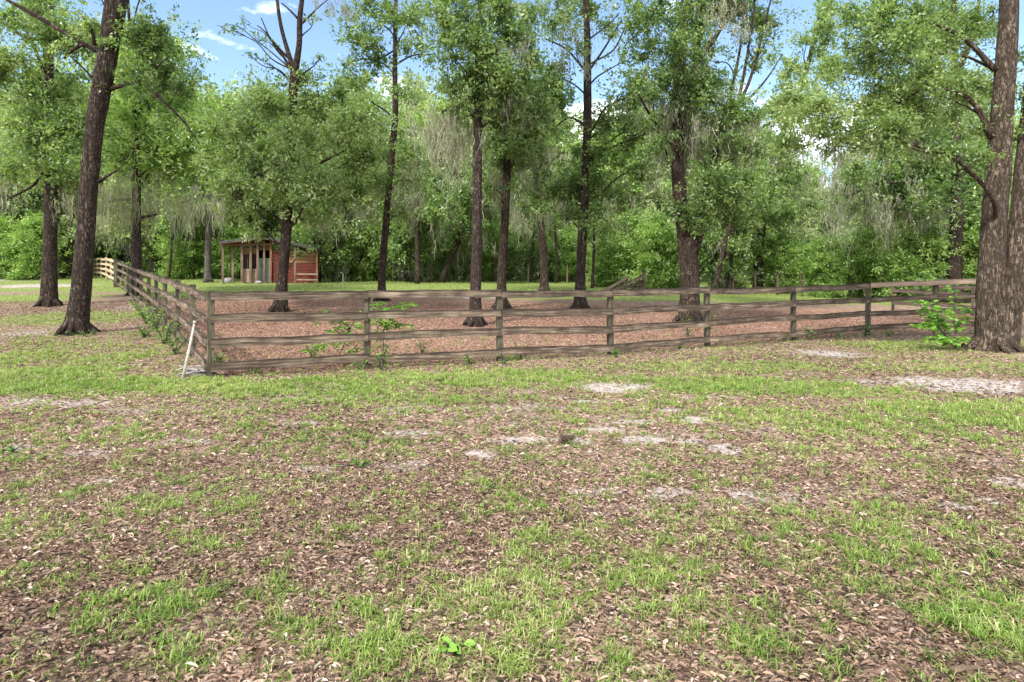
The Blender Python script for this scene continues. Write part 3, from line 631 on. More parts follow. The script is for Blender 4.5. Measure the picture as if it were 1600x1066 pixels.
# ------------------------------------------------------------------ foliage builders (all positions relative to the tree's base)
def crown_leaves(cl, lpx, Zref, dens=.34, flat=.8, zmin=None):
    """cl: list of (centre xyz rel, radius m, density factor, tint). Returns V, Q, tint"""
    Vs = []; ts = []; Ls0 = lpx / F * Zref
    sub = []
    for c, r, dn, tn in cl:
        m_ = 5 if r / Zref * F > 22 else 2
        for q in range(m_):
            o_ = unit(rng.normal(0, 1, 3)) * r * rng.uniform(.2, 1.15) * np.array([1.15, 1, .85]); sub.append((np.asarray(c) + o_, r * rng.uniform(.36, .74), dn * .50, tn + rng.normal(0, .07)))
        sub.append((np.asarray(c), r * 1.7, dn * .14, tn + .04))
    for c, r, dn, tn in sub:
        n = int(dens * dn * math.pi * (r / Zref * F) ** 2 * (6.0 / lpx) ** 1.5)
        if n < 8: n = 8
        ns = max(3, n // 20)
        d = unit(rng.normal(0, 1, (ns, 3))); rad = r * np.abs(rng.normal(0, .62, (ns, 1))) ** .8
        sc = np.asarray(c) + d * rad * np.array([1.15, 1.1, flat])
        sdir = unit(d + rng.normal(0, .7, (ns, 3)) + np.array([0, 0, -.10])); sl = r * .40 * (.4 + rng.random(ns))
        stn = rng.normal(tn, .13, ns)
        k = rng.integers(0, ns, n); u = rng.random(n)
        P = sc[k] + sdir[k] * (sl[k] * (u - .3))[:, None] + rng.normal(0, r * .035 + Ls0 * .42, (n, 3))
        A = unit(sdir[k] + rng.normal(0, .8, (n, 3))); Nn = unit(rng.normal(0, .8, (n, 3)) + np.array([0, -.35, .45]))
        Ls = Ls0 * (.6 + .8 * rng.random(n)); V, _ = leaf_quads(P, A, Nn, Ls, Ls * (.36 + .2 * rng.random(n)))
        Vs.append(V); ts.append(np.repeat(np.clip(stn[k] + rng.normal(0, .15, n), 0, 1), 4))
    V = np.vstack(Vs); return V, np.arange(len(V)).reshape(-1, 4), np.concatenate(ts)
def moss_mesh(spec, seg=6):
    """spec: list of (anchor xyz, spread, length, n, width)"""
    Vs = []; ts = []
    for a, sp, ln, n, wd in spec:
        n = int(n * 2.2)
        a = np.asarray(a, float); nc = max(2, n // 14); cc = a + rng.normal(0, 1, (nc, 3)) * np.array([sp, sp * .7, ln * .24]); cl = ln * (.20 + .95 * rng.random(nc) ** 2.0)
        k = rng.integers(0, nc, n); of = rng.normal(0, 1, (n, 3)) * np.array([.09, .09, .07]) * (.5 + ln * .6); P = cc[k] + of; Ln = cl[k] * (.20 + .85 * rng.random(n) ** 1.4)
        th = rng.random(n) * math.pi; W = np.stack([np.cos(th), np.sin(th), np.zeros(n)], 1) * wd * (.5 + rng.random(n))[:, None]
        dr = rng.normal(0, .10, (n, 3)) - of * .5 / Ln[:, None].clip(.3); dr[:, 2] = 0; j1 = rng.normal(0, .055, (seg + 1, n, 2)); j1[0] = 0; ph = rng.random(n) * 6
        rows = []
        for i in range(seg + 1):
            u = i / seg; q = P + dr * Ln[:, None] * u; q[:, 2] -= Ln * u; q[:, 0] += np.sin(ph + u * 5) * .03 * Ln; q[:, :2] += j1[i] * Ln[:, None].clip(0, 1)
            w_ = W * (1.0 - .75 * u) * (.75 + .5 * rng.random((n, 1))); rows += [q - w_ / 2, q + w_ / 2]
        Vs.append(np.stack(rows, 1).reshape(-1, 3)); ts.append(np.repeat(np.clip(rng.normal(.5, .22, n), 0, 1), 2 * (seg + 1)))
    V = np.vstack(Vs); m_ = 2 * (seg + 1); b = (np.arange(len(V) // m_) * m_)[:, None]
    Q = np.concatenate([b + [2 * i, 2 * i + 1, 2 * i + 3, 2 * i + 2] for i in range(seg)]); return V, Q, np.concatenate(ts)
def resample(P, r, step):
    P = np.asarray(P, float); r = np.asarray(r, float); d = np.concatenate([[0], np.cumsum(np.linalg.norm(np.diff(P, axis=0), axis=1))])
    n = max(4, int(d[-1] / step)); s = np.linspace(0, d[-1], n)
    # smooth the polyline
    Q = np.stack([np.interp(s, d, P[:, k]) for k in range(3)], 1); rr = np.interp(s, d, r)
    w_ = max(1, int(min(.5, d[-1] * .12) / step))
    for _ in range(2):
        K = np.pad(Q, ((w_, w_), (0, 0)), mode='edge'); K2 = np.stack([np.convolve(K[:, k], np.ones(2 * w_ + 1) / (2 * w_ + 1), 'valid') for k in range(3)], 1); K2[0] = Q[0]; K2[-1] = Q[-1]; Q = K2
    return Q, rr
def build_tree(name, label, foot, Z, stems, clumps, moss=(), limbs=(), bark=M_bark, leaf=M_leaf, lpx=5.4, dens=.56, flare=1.55, extra=7, group=None, tint=.5, depth=1.0, cat='tree', extra_r=1.2, sides=18, auto_moss=0, mossw=.022):
    """stems: list of [(px,py,width_px),...] from the foot upwards, at depth Z; clumps: (px,py,r_px[,density,tint]) spread in depth around the stem"""
    base = on(foot, Z); t = thing(name, label, cat, tuple(base), group); s = Z / F
    b = MB(); paths = []
    for si, st in enumerate(stems):
        P = []; r = []
        for k, q in enumerate(st):
            px, py, w_ = q[:3]; zz = Z + (q[3] if len(q) > 3 else 0); p = at(px, py, zz) - base
            if k == 0 and si == 0: p = Vector((0, 0, -.12))
            P.append(tuple(p)); r.append(w_ / 2 * s * .80)
        if extra and st[-1][1] < 30:         # run the stem on above the frame
            d = Vector(P[-1]) - Vector(P[-2]); d = d / max(.1, d.length); P.append(tuple(Vector(P[-1]) + (d + Vector((0, 0, .6))).normalized() * 2.4)); r.append(r[-1] * .55)
        P, r = resample(P, r, .16 if Z < 26 else .35)
        if si == 0:
            h = P[:, 2] + .12; r = r * (1 + (flare - 1) * np.exp(-h / .16) + .16 * np.exp(-h / .6))
            ph = random.uniform(0, 6)
            lob = lambda th, z, ph=ph: 1 + (.20 * np.exp(-np.maximum(z + .1, 0) / .25))[:, None] * np.sin(3 * th + ph)[None, :] + (.12 * np.exp(-np.maximum(z + .1, 0) / .3))[:, None] * np.sin(5 * th + ph * 2)[None, :]
        else: lob = None
        b.tube(P, r, sides, .11, seed=foot * .13 + si * 7, lobes=lob); paths.append((P, r))
        if si == 0 and Z < 32:
            for q in range(6):
                a_ = q * 1.05 + random.uniform(-.3, .3); ca, sa = math.cos(a_), math.sin(a_); R0 = st[0][2] / 2 * s; out_ = R0 * random.uniform(1.45, 2.0) * (flare / 1.55)
                gz = lambda f: float(ground(base.x + ca * f, base.y + sa * f)) - base.z
                b.tube([(ca * R0 * .35, sa * R0 * .35, .42), (ca * R0 * .80, sa * R0 * .80, .20), (ca * R0 * 1.35, sa * R0 * 1.35, gz(R0 * 1.35) + .06), (ca * out_, sa * out_, gz(out_) - .05)], [R0 * .30, R0 * .28, R0 * .18, R0 * .06], 8, .1, seed=q + foot)
    tr = None
    main = paths[0][0]; topz = max(p[0][:, 2].max() for p in paths)
    cl = []
    for c in clumps:
        px, py, rp = c[:3]; dn = c[3] if len(c) > 3 else 1.0; tn = c[4] if len(c) > 4 else tint
        r = rp * s; dz = random.uniform(-1, 1) * min(2.2, 1.2 * r + .4) * depth; p = at(px, py, Z) - base; p = at(px, py, Z + dz) - base
        cl.append((p, r, dn, tn))
    if extra:
        allx = np.vstack([p[0][-1:] for p in paths]).mean(0)
        for k in range(extra):
            a = k * 2.4 + foot; rr = random.uniform(.6, 2.4); cz = topz + random.uniform(-.6, 2.8)
            cz = max(cz, EYE + (HY + 60) / F * (Z + 2.4) - base.z)
            cl.append((Vector((allx[0] + math.cos(a) * rr, allx[1] + math.sin(a) * rr, cz)), random.uniform(.8, 1.3) * extra_r, .45, tint))
    # branches reach from the stem to every clump
    bb = b; allP = np.vstack([p[0] for p in paths]); allr = np.concatenate([p[1] for p in paths])
    for lb in limbs:
        P = [tuple(at(q[0], q[1], Z + (q[3] if len(q) > 3 else 0)) - base) for q in lb]; r = [q[2] / 2 * s for q in lb]; P, r = resample(P, r, .15); bb.tube(P, r, 8, .08, seed=foot)
        allP = np.vstack([allP, P]); allr = np.concatenate([allr, r])
    for c, r, dn, tn in cl:
        c = np.array(c); d = np.linalg.norm((allP - c)[:, :2], axis=1); cost = np.abs((c[2] - allP[:, 2]) - .55 * d - .2) + .55 * d + (allP[:, 2] < 1.2) * 3
        i = int(np.argmin(cost)); a = allP[i]; D = np.linalg.norm(c - a); r0 = min(allr[i] * .5, .016 + .012 * D); mid = (a + c) / 2 + rng.normal(0, .10 * D, 3) * [1, 1, .5] + [0, 0, .10 * D]; q1 = (a + mid) / 2 + rng.normal(0, .06 * D, 3); q2 = (c + mid) / 2 + rng.normal(0, .07 * D, 3)
        P, rr = resample([a, q1, mid, q2, c], [r0, r0 * .85, r0 * .68, r0 * .5, r0 * .35], .14); bb.tube(P, rr, 6, cap=False)
        for q in range(4 if Z < 30 else 2):
            e = c + unit(rng.normal(0, 1, 3)) * r * random.uniform(.6, 1.05); st_ = (c + mid) / 2 if q % 2 else c; m2 = (st_ + e) / 2 + rng.normal(0, .12 * r, 3)
            bb.tube([st_, m2, e], [r0 * .4, r0 * .28, .005], 5, cap=False)
    link('trunk', b.mesh('trunk', bark, True), t)
    V, Q, ts = crown_leaves(cl, lpx, Z, dens); link('crown', mesh_np('crown', V, [Q], leaf, {'tint': ts}), t)
    ms = []
    for q in moss:
        px, py, wpx, lpx_, n = q[:5]; dz = random.uniform(-.8, .8); ms.append((at(px, py, Z + dz) - base, wpx / 2 * s, lpx_ * s * (Z + dz) / Z, n, mossw))
    for k in range(auto_moss):
        c, r, dn, tn = cl[random.randrange(len(clumps))]; ms.append((Vector(c) + Vector((random.uniform(-.5, .5) * r, random.uniform(-.5, .5) * r, -.5 * r)), r * .4, random.uniform(.5, 1.3), 30, mossw))
    if ms:
        V, Q, ts = moss_mesh(ms); link('spanish_moss', mesh_np('spanish_moss', V, [Q], M_moss, {'tint': ts}), t)
    return t
G = 'oaks standing around the paddock'
build_tree('oak_tree', 'slim straight oak with an airy crown, nearest the left edge of the photo', 76, 22, [[(76, 478, 27), (78, 400, 24), (80, 300, 21), (76, 240, 20), (76, 150, 17), (77, 60, 14), (78, -20, 11)]],
    [(75, 40, 42), (35, 95, 46, .8), (112, 62, 40), (82, 125, 42), (28, 160, 34, .6), (90, 185, 40), (42, 215, 42, .8), (112, 215, 38), (62, 248, 36), (18, 262, 36, .8), (122, 262, 32), (8, 105, 28, .5), (100, 290, 24, .7), (60, 10, 36, .8), (128, 120, 22, .6, .7)],
    [(150, 300, 10, 40, 40), (20, 280, 40, 50, 80), (100, 300, 30, 50, 70)], [[(72, 260, 6), (55, 290, 4), (15, 310, 3)], [(78, 60, 7), (45, 62, 6), (0, 35, 4)], [(76, 130, 6), (50, 65, 4), (20, 10, 3)]], group=G, tint=.5, extra=6)
build_tree('oak_tree', 'big dark oak leaning right, in front of the left fence run', 119, 14.7, [[(119, 522, 38), (128, 440, 34), (134, 360, 31), (139, 280, 30), (147, 200, 31), (160, 130, 33), (171, 70, 35), (182, 0, 38), (190, -60, 38)]],
    [(235, 82, 34, .8, .35), (272, 112, 32, .8, .35), (208, 112, 22, .7, .4), (250, 50, 26, .7, .4), (300, 122, 18, .6, .35), (120, 42, 22, .8, .6), (95, 78, 13, .6, .5), (165, 65, 12, .7, .5), (178, 130, 14, .6, .4), (140, 250, 10, .8, .6), (225, 140, 18, .6, .4), (215, 45, 22, .7, .5), (60, 15, 30, .5, .4), (270, 200, 16, .4, .5)],
    limbs=[[(160, 85, 9), (148, 70, 8), (120, 68, 6), (100, 92, 3)], [(148, 70, 6), (148, 48, 5), (128, 25, 3)], [(172, 140, 7), (200, 130, 6), (226, 128, 5), (240, 108, 3), (262, 90, 2)],
           [(226, 128, 4), (250, 155, 4), (285, 185, 3), (312, 226, 2)], [(154, 284, 7), (165, 277, 5), (187, 264, 2)], [(150, 80, 6), (40, 15, 7), (10, 0, 4)]], group=G, tint=.45, extra=5, lpx=6.0)
build_tree('oak_tree', 'reddish straight oak trunk hung with moss just behind the left fence run', 213, 27, [[(213, 452, 20), (213, 400, 18), (213, 330, 16), (214, 270, 15), (212, 200, 12), (210, 120, 9), (205, 60, 6)]],
    [(200, 225, 42, 1, .7), (240, 200, 40, 1, .75), (190, 180, 34, 1, .7), (255, 240, 42, 1, .65), (230, 160, 36, .9, .7), (210, 120, 34, .8, .8), (250, 120, 36, .8, .7), (220, 60, 34, .9, .85), (250, 75, 30, .8, .8), (195, 90, 30, .9, .85), (285, 160, 36, 1, .6), (290, 215, 36, 1, .6), (180, 250, 28, 1, .65), (215, 270, 24, 1, .6), (320, 200, 30, .9, .55), (160, 215, 26, .9, .7), (270, 255, 30, .9, .6)],
    [(172, 318, 36, 62, 220), (238, 335, 20, 40, 110), (185, 300, 60, 60, 200), (250, 300, 40, 60, 160), (152, 320, 14, 70, 60), (228, 320, 24, 40, 100)], [[(205, 312, 5), (180, 312, 4), (160, 318, 3)], [(221, 340, 5), (235, 338, 4), (246, 335, 3)]], bark=M_bark_pine, leaf=M_lime, group=G, extra=4, tint=.6)
build_tree('oak_tree', 'plain slender oak trunk standing just left of the shed', 325, 38.5, [[(325, 434, 14), (325, 400, 12), (326, 340, 11), (325, 290, 10), (325, 220, 8)]],
    [(330, 260, 40, 1, .7), (300, 250, 34, 1, .7), (350, 285, 34, 1, .7), (330, 215, 36, 1, .8), (290, 285, 30, 1, .75), (365, 320, 26, 1, .7)], [(310, 305, 30, 72, 240), (296, 300, 24, 68, 160), (340, 310, 22, 50, 140), (290, 320, 20, 50, 120)], bark=M_bark_grey, leaf=M_lime, group=G, extra=0, tint=.6, lpx=5.0, mossw=.04)
build_tree('oak_tree', 'oak in front of the shed with bare forked top above a broad leafy middle', 437, 20, [[(437, 488, 25), (440, 440, 21), (447, 370, 20), (450, 300, 19), (455, 220, 17), (458, 130, 17), (460, 112, 17)], [(460, 115, 15), (468, 70, 11), (468, 30, 10), (473, -10, 8)], [(461, 115, 11), (446, 70, 8), (437, 35, 7), (432, -10, 6)]],
    [(380, 190, 44), (428, 165, 38), (490, 160, 42), (342, 232, 38), (398, 250, 44), (455, 232, 40), (522, 212, 44), (552, 252, 40), (378, 300, 34), (500, 290, 40), (440, 292, 30), (348, 285, 30), (560, 190, 34), (535, 145, 30, .8), (490, 325, 24), (395, 325, 20), (540, 300, 28, .8, .4), (408, 366, 12, .9, .7), (392, 352, 12, .8, .7), (472, 395, 9, .4, .6), 
     (378, 30, 8, .35, .5), (402, 62, 9, .35, .5), (366, 48, 7, .4, .5), (392, 88, 8, .35, .5), (425, 70, 8, .35), (500, 90, 10, .4), (490, 30, 12, .4, .6), (420, 100, 9, .4), (345, 42, 6, .4)],
    [(462, 250, 30, 50, 80), (350, 310, 50, 50, 90), (520, 325, 40, 60, 110), (530, 10, 30, 24, 120), (505, 335, 22, 50, 70)],
    [[(450, 90, 4), (430, 70, 3), (412, 45, 2), (402, 40, 1.5)], [(454, 108, 5), (440, 82, 3.5), (425, 68, 2.5), (408, 28, 1.5)], [(468, 40, 4), (485, 25, 3), (500, 8, 2), (512, 0, 1.5)], [(466, 30, 4), (450, 12, 2.5), (440, 5, 2)], [(452, 290, 7), (470, 272, 6), (500, 255, 5), (540, 235, 3)], [(448, 300, 6), (430, 285, 4), (395, 268, 3)]],
    group=G, tint=.6, extra=0)
build_tree('oak_tree', 'thin curving dark oak between the shed and the middle of the fence', 596, 24, [[(596, 470, 17), (597, 420, 14), (603, 350, 13), (607, 300, 12), (612, 240, 13), (618, 190, 12), (617, 100, 9), (618, 40, 8), (619, -20, 7)]],
    [(602, 15, 28, .7), (645, 30, 28, .7), (578, 55, 26, .6), (562, 92, 26, .5), (662, 75, 24, .5), (632, 140, 18, .5), (590, 98, 22, .5), (600, 238, 24, .8), (570, 10, 26, .5), (545, 60, 22, .4), (570, 230, 28, .8), (580, 290, 26, .9), (650, 240, 24, .7, .65), (640, 280, 26, .9, .65), (555, 130, 24, .5), (630, 330, 20, .7, .6)],
    [(560, 20, 20, 30, 50), (575, 310, 30, 70, 100), (630, 300, 40, 80, 120), (650, 260, 30, 60, 80)], [[(614, 80, 3), (590, 95, 2.5), (560, 90, 2), (545, 100, 1.5)], [(620, 100, 3.5), (645, 85, 2.5), (680, 85, 2)]], group=G, tint=.5, extra=4)
build_tree('pine_tree', 'straight scaly trunk with pale moss, behind the fence left of centre', 742, 17, [[(742, 505, 25), (743, 450, 21), (745, 380, 19), (746, 280, 18), (746, 190, 18), (748, 100, 16), (750, 30, 13), (751, -20, 11)]],
    [(722, 30, 38), (770, 15, 38), (752, 78, 40), (800, 60, 36), (700, 78, 30, .8), (738, 125, 38), (790, 118, 38), (722, 160, 32, 1, .55), (770, 160, 36, 1, .45), (812, 160, 32, 1, .4), (832, 25, 26, .8, .5), (688, 20, 26, .7, .6), (790, 185, 26, 1, .4), (830, 110, 24, .7, .5)],
    [(700, 190, 50, 60, 260), (690, 205, 40, 75, 260), (728, 180, 40, 40, 180), (790, 165, 40, 40, 120), (805, 75, 26, 40, 120), (750, 40, 20, 40, 70), (722, 230, 16, 95, 50), (672, 200, 20, 60, 90), (830, 165, 24, 40, 80)], [[(744, 185, 7), (715, 165, 5), (690, 175, 3)], [(747, 150, 7), (790, 130, 4), (810, 125, 3)]], bark=M_bark_pine, group=G, tint=.45, extra=5, mossw=.018)
build_tree('oak_tree', 'brown oak trunk close behind the scaly trunk, right of it', 784, 22, [[(783, 480, 22), (783, 440, 17), (788, 360, 16), (792, 290, 15), (792, 230, 12), (800, 170, 9)]],
    [(802, 222, 34, 1, .4), (832, 195, 34, 1, .4), (778, 250, 26, 1, .5), (842, 140, 28, .9, .45), (822, 248, 26, 1, .45), (775, 205, 24), (765, 290, 18, .8)], [(810, 80, 30, 50, 90), (840, 160, 30, 50, 90), (785, 270, 26, 60, 130), (820, 262, 26, 55, 120), (770, 280, 20, 60, 60)], group=G, tint=.42, extra=0)
build_tree('oak_tree', 'bowed oak curving left as it rises, at the middle of the fence', 850, 30, [[(851, 458, 18), (851, 430, 15), (848, 380, 14), (842, 320, 12), (836, 270, 11), (832, 225, 9), (836, 170, 7)]],
    [(850, 175, 30, .9, .5), (822, 225, 26, 1, .45), (880, 285, 24, .8), (862, 205, 22, .7), (815, 290, 24, .9), (835, 320, 24, .9, .55), (862, 300, 20)], [(868, 300, 30, 60, 90), (880, 240, 24, 50, 60), (850, 235, 30, 60, 130), (822, 300, 20, 60, 110), (818, 340, 20, 50, 100)], [[(836, 265, 6), (855, 255, 5), (872, 245, 3), (884, 235, 2)]], group=G, tint=.45, extra=0, lpx=5.0, mossw=.03)
build_tree('oak_tree', 'tall dark oak with an open sunny top and flared foot, left of the forked oak', 906, 22, [[(903, 479, 25), (907, 430, 19), (911, 350, 18), (914, 280, 16), (918, 200, 16), (918, 110, 15), (917, 40, 12), (915, -20, 11)]],
    [(868, 28, 34, .8, .6), (918, 15, 34, .8, .55), (962, 40, 26, .5, .55), (868, 112, 30, .8, .5), (985, 150, 34, .9, .5), (948, 195, 30, .9, .45), (990, 208, 30, 1, .5), (880, 155, 26, .7, .5), (900, 290, 38, 1, .4), (950, 312, 34, 1, .4), (868, 300, 30, .9, .4), (1002, 262, 28, .8, .5), (930, 240, 26, .9, .42), (980, 95, 20, .4), (900, 70, 22, .6), (935, 345, 26, 1, .45), (885, 335, 22, .9, .4), (1020, 200, 22, .7, .4)],
    [(905, 55, 30, 45, 90), (890, 30, 24, 40, 60), (985, 170, 26, 40, 70), (900, 90, 40, 50, 90), (955, 330, 40, 50, 90), (870, 320, 30, 50, 70), (1000, 275, 30, 50, 80)], [[(912, 108, 4), (885, 75, 3), (850, 60, 2)], [(921, 110, 4), (945, 75, 3), (972, 30, 2)], [(922, 100, 3), (960, 80, 2.5), (985, 25, 2)], [(920, 200, 4), (890, 180, 3), (860, 205, 2)], [(922, 60, 3), (950, 40, 2), (968, 20, 1.5)]], group=G, tint=.45, extra=4)
build_tree('oak_tree', 'stout forked oak wrapped in moss and dense dark leaves behind the fence', 1077, 19, [[(1078, 503, 38), (1079, 440, 36), (1074, 380, 33), (1064, 330, 28), (1058, 260, 26), (1060, 200, 22), (1062, 120, 20), (1068, 40, 17), (1072, -20, 14)], [(1080, 400, 24), (1094, 360, 20), (1103, 310, 17), (1114, 250, 13), (1130, 190, 10), (1146, 130, 6), (1160, 60, 4.5), (1164, -10, 3)], [(1062, 130, 10), (1098, 90, 9), (1130, 40, 8), (1150, -10, 6)]],
    [(1035, 28, 38, 1, .35), (1088, 18, 42, 1, .4), (1052, 78, 34, 1, .35), (1142, 15, 38, 1, .35), (1175, 100, 20, .45, .45), (1200, 60, 18, .45, .5), (1165, 235, 24, .9, .4), (1100, 250, 22, .9, .38), (1072, 128, 38, 1, .38), (1112, 155, 40, 1, .38), (1140, 190, 30, 1, .4), (1062, 185, 30, 1, .35), (1100, 95, 30, .9, .4), (1185, 28, 32, .9, .45), (1120, 300, 38, 1, .42), (1092, 330, 28, 1, .4), (1148, 330, 28, 1, .5), (1018, 150, 22, .7, .35), (1000, 20, 26, .6, .4), (1150, 170, 26, 1, .4), (1180, 75, 22, .4), (1030, 225, 22, .9, .4), (1085, 215, 28, 1, .4), (1160, 290, 26, 1, .5), (1125, 215, 24, 1, .4), (1015, 195, 20, .7, .4)],
    [(1055, 95, 50, 60, 240), (1062, 130, 40, 60, 200), (1056, 200, 40, 90, 260), (1082, 215, 26, 90, 140), (1150, 195, 34, 45, 160), (1110, 220, 26, 60, 100), (1130, 15, 50, 40, 160), (1075, 230, 14, 80, 60), (1150, 40, 40, 35, 120), (1075, 160, 40, 60, 150), (1098, 255, 10, 60, 60), (1100, 200, 40, 70, 160), (1045, 180, 30, 80, 160), (1060, 240, 20, 60, 100), (1120, 130, 40, 50, 120), (1165, 225, 24, 50, 100)],
    [[(1150, 175, 6), (1162, 120, 5), (1172, 60, 3.5), (1180, 0, 2.5), (1183, -50, 1.2)], [(1140, 190, 6), (1172, 130, 5), (1190, 60, 3.5), (1204, 0, 2.5), (1214, -40, 1.2)], [(1142, 180, 5), (1185, 140, 3.5), (1208, 110, 2), (1222, 84, .8)], [(1040, 215, 6), (1012, 175, 4), (998, 148, 3)]], group=G, tint=.4, extra=5, flare=1.45, bark=M_bark)
build_tree('oak_tree', 'slender oak sweeping to the right at the wood edge, right of the forked oak', 1184, 36, [[(1184, 443, 18), (1186, 400, 16), (1193, 340, 14), (1201, 290, 13), (1212, 240, 11), (1230, 190, 10), (1252, 140, 9), (1268, 80, 8), (1275, 40, 7), (1296, -15, 6)]],
    [(1230, 175, 34, .8), (1212, 222, 26, .7, .4), (1296, 25, 28, .8, .55), (1262, 62, 28, .7, .55), (1240, 112, 26, .7, .6), (1190, 300, 34, 1, .45), (1232, 268, 26, .7), (1215, 330, 28, .9, .45), (1170, 340, 26, .9, .4), (1205, 90, 22, .5), (1205, 180, 24, .7, .6), (1165, 260, 26, .9, .6), (1190, 380, 24, .9, .4)],
    [(1270, 240, 30, 50, 100), (1215, 240, 40, 70, 120), (1190, 330, 40, 60, 90), (1245, 290, 30, 60, 90)], [[(1200, 290, 6), (1180, 262, 5), (1160, 240, 4)], [(1268, 50, 5), (1310, 15, 4), (1330, 3, 2)]], group=G, extra=0, lpx=5.0, mossw=.03)
build_tree('oak_tree', 'dark oak with moss curtains in the brush left of the double oak', 1493, 30, [[(1492, 470, 28), (1492, 420, 24), (1494, 350, 22), (1496, 290, 19), (1494, 200, 15), (1492, 100, 12), (1490, 0, 10)]],
    [(1480, 60, 48, .9, .45), (1448, 125, 48, .9, .4), (1492, 200, 48, 1, .35), (1440, 262, 44, 1, .32), (1505, 285, 34, 1, .35), (1398, 290, 38, 1, .35), (1412, 322, 26, 1, .35), (1455, 315, 28, 1, .35), (1528, 250, 34, 1, .5), (1355, 270, 28, .7, .45), (1380, 240, 34, .9, .4), (1530, 330, 26, .9, .5), (1350, 320, 20, .6, .4)],
    [(1400, 325, 40, 65, 190), (1440, 330, 40, 55, 180), (1322, 300, 26, 90, 90), (1345, 290, 30, 70, 90), (1300, 220, 40, 80, 90), (1315, 330, 16, 60, 60), (1375, 330, 20, 50, 90), (1470, 335, 30, 50, 100), (1290, 260, 30, 60, 50), (1430, 300, 50, 50, 120), (1335, 235, 40, 60, 120)], [[(1484, 315, 6), (1468, 300, 5), (1450, 292, 3)], [(1420, 285, 5), (1370, 285, 4), (1320, 310, 3)], [(1495, 120, 9), (1515, 70, 7), (1530, 0, 5)]], group=G, extra=3, mossw=.03, bark=M_bark)
build_tree('oak_tree', 'large double-stemmed oak with peeling brown bark at the right edge', 1552, 13.1, [[(1550, 552, 54), (1547, 480, 46), (1549, 400, 43), (1555, 320, 41), (1561, 250, 40), (1566, 180, 38), (1571, 100, 35), (1576, 40, 32), (1578, -40, 30)], [(1570, 560, 44), (1579, 480, 38), (1586, 400, 35), (1594, 330, 33), (1601, 250, 28), (1612, 140, 26), (1622, 20, 24), (1630, -40, 22)]],
    [(1352, 55, 50, .8, .5), (1400, 105, 50, .85, .5), (1450, 72, 46, .7, .45), (1300, 105, 40, .8, .65), (1340, 160, 46, .9, .65), (1282, 165, 38, .9, .7), (1412, 172, 46, .9, .6), (1470, 150, 42, .8, .5), (1500, 50, 42, .7, .45), (1520, 135, 34, .6, .5), (1252, 185, 32, .8, .7), (1330, 212, 34, .9, .6), (1390, 215, 34, .9, .55), (1438, 20, 44, .7, .45), (1592, 215, 22, .6, .5), (1592, 90, 22, .6), (1490, 235, 28, .7, .5), (1230, 150, 26, .7, .7), (1240, 220, 26, .7, .6), (1290, 215, 26, .7, .6), (1385, 20, 34, .6, .5), (1440, 230, 26, .7, .5), (1530, 200, 22, .5, .6), (1330, 20, 24, .4), (1598, 150, 20, .6)],
    [(1440, 240, 30, 40, 40), (1300, 235, 20, 40, 30)], [[(1550, 215, 12), (1535, 180, 9), (1515, 150, 7), (1480, 138, 5), (1440, 140, 4)], [(1555, 110, 9), (1510, 60, 7), (1470, 40, 5), (1420, 25, 4)], [(1480, 138, 4), (1400, 85, 4), (1320, 75, 3)], [(1440, 140, 4), (1380, 175, 3), (1300, 185, 2)], [(1440, 165, 1.8), (1439, 205, 1.5), (1442, 225, 1)], [(1554, 300, 5), (1560, 240, 3), (1545, 230, 2)]],
    group=G, extra=5, bark=M_bark_warm, flare=1.6, lpx=5.6, sides=26)

# ------------------------------------------------------------------ background wood: five kinds of tree, copied
def proto_tree(seed, h, rad, low, nleaf_px, leaf, tint, lean=0, nclump=22, bark=M_bark_grey, Zr=50, mossn=8, trunk_r=.22):
    """returns (trunk mesh, crown mesh, moss mesh) standing at the origin"""
    r_ = random.Random(seed); P = [(0, 0, -.15)]; n = 6
    for k in range(1, n + 1):
        u = k / n; P.append((lean * u * h * .35 + r_.uniform(-.2, .2), r_.uniform(-.2, .2), h * .85 * u))
    Pp, rr = resample(P, [trunk_r * (1.25 - .95 * k / n) for k in range(n + 1)], .4)
    b = MB(); b.tube(Pp, rr, 10, .12, seed); cl = []
    for k in range(nclump):
        u = (k + r_.random()) / nclump; z = low + (h - low) * u; w_ = rad * (math.sin(math.pi * min(1, .22 + .72 * u)) ** .8); a = r_.random() * 6.28; q = w_ * r_.random() ** .5 * .85
        x0 = np.interp(z, Pp[:, 2], Pp[:, 0]); c = Vector((x0 + math.cos(a) * q, math.sin(a) * q, z)); cl.append((c, rad * r_.uniform(.30, .48), 1, tint + r_.uniform(-.12, .12)))
        zt = max(1.0, z - q * .8 - .3); s0 = Vector((np.interp(zt, Pp[:, 2], Pp[:, 0]), 0, zt)); b.tube([s0, s0.lerp(c, .5) + Vector((0, 0, .2)), c], [.07, .045, .02], 5, cap=False)
    tm = b.mesh('trunk', bark, True)
    V, Q, ts = crown_leaves(cl, nleaf_px, Zr, .5); cm = mesh_np('crown', V, [Q], leaf, {'tint': ts})
    ms = [(c - Vector((0, 0, .3)), r * .45, r_.uniform(.8, 3.0), 95, .06) for c, r, d, t_ in r_.sample(cl, mossn)] if mossn else []
    mm = None
    if ms: V, Q, ts = moss_mesh(ms); mm = mesh_np('spanish_moss', V, [Q], M_moss, {'tint': ts})
    return tm, cm, mm
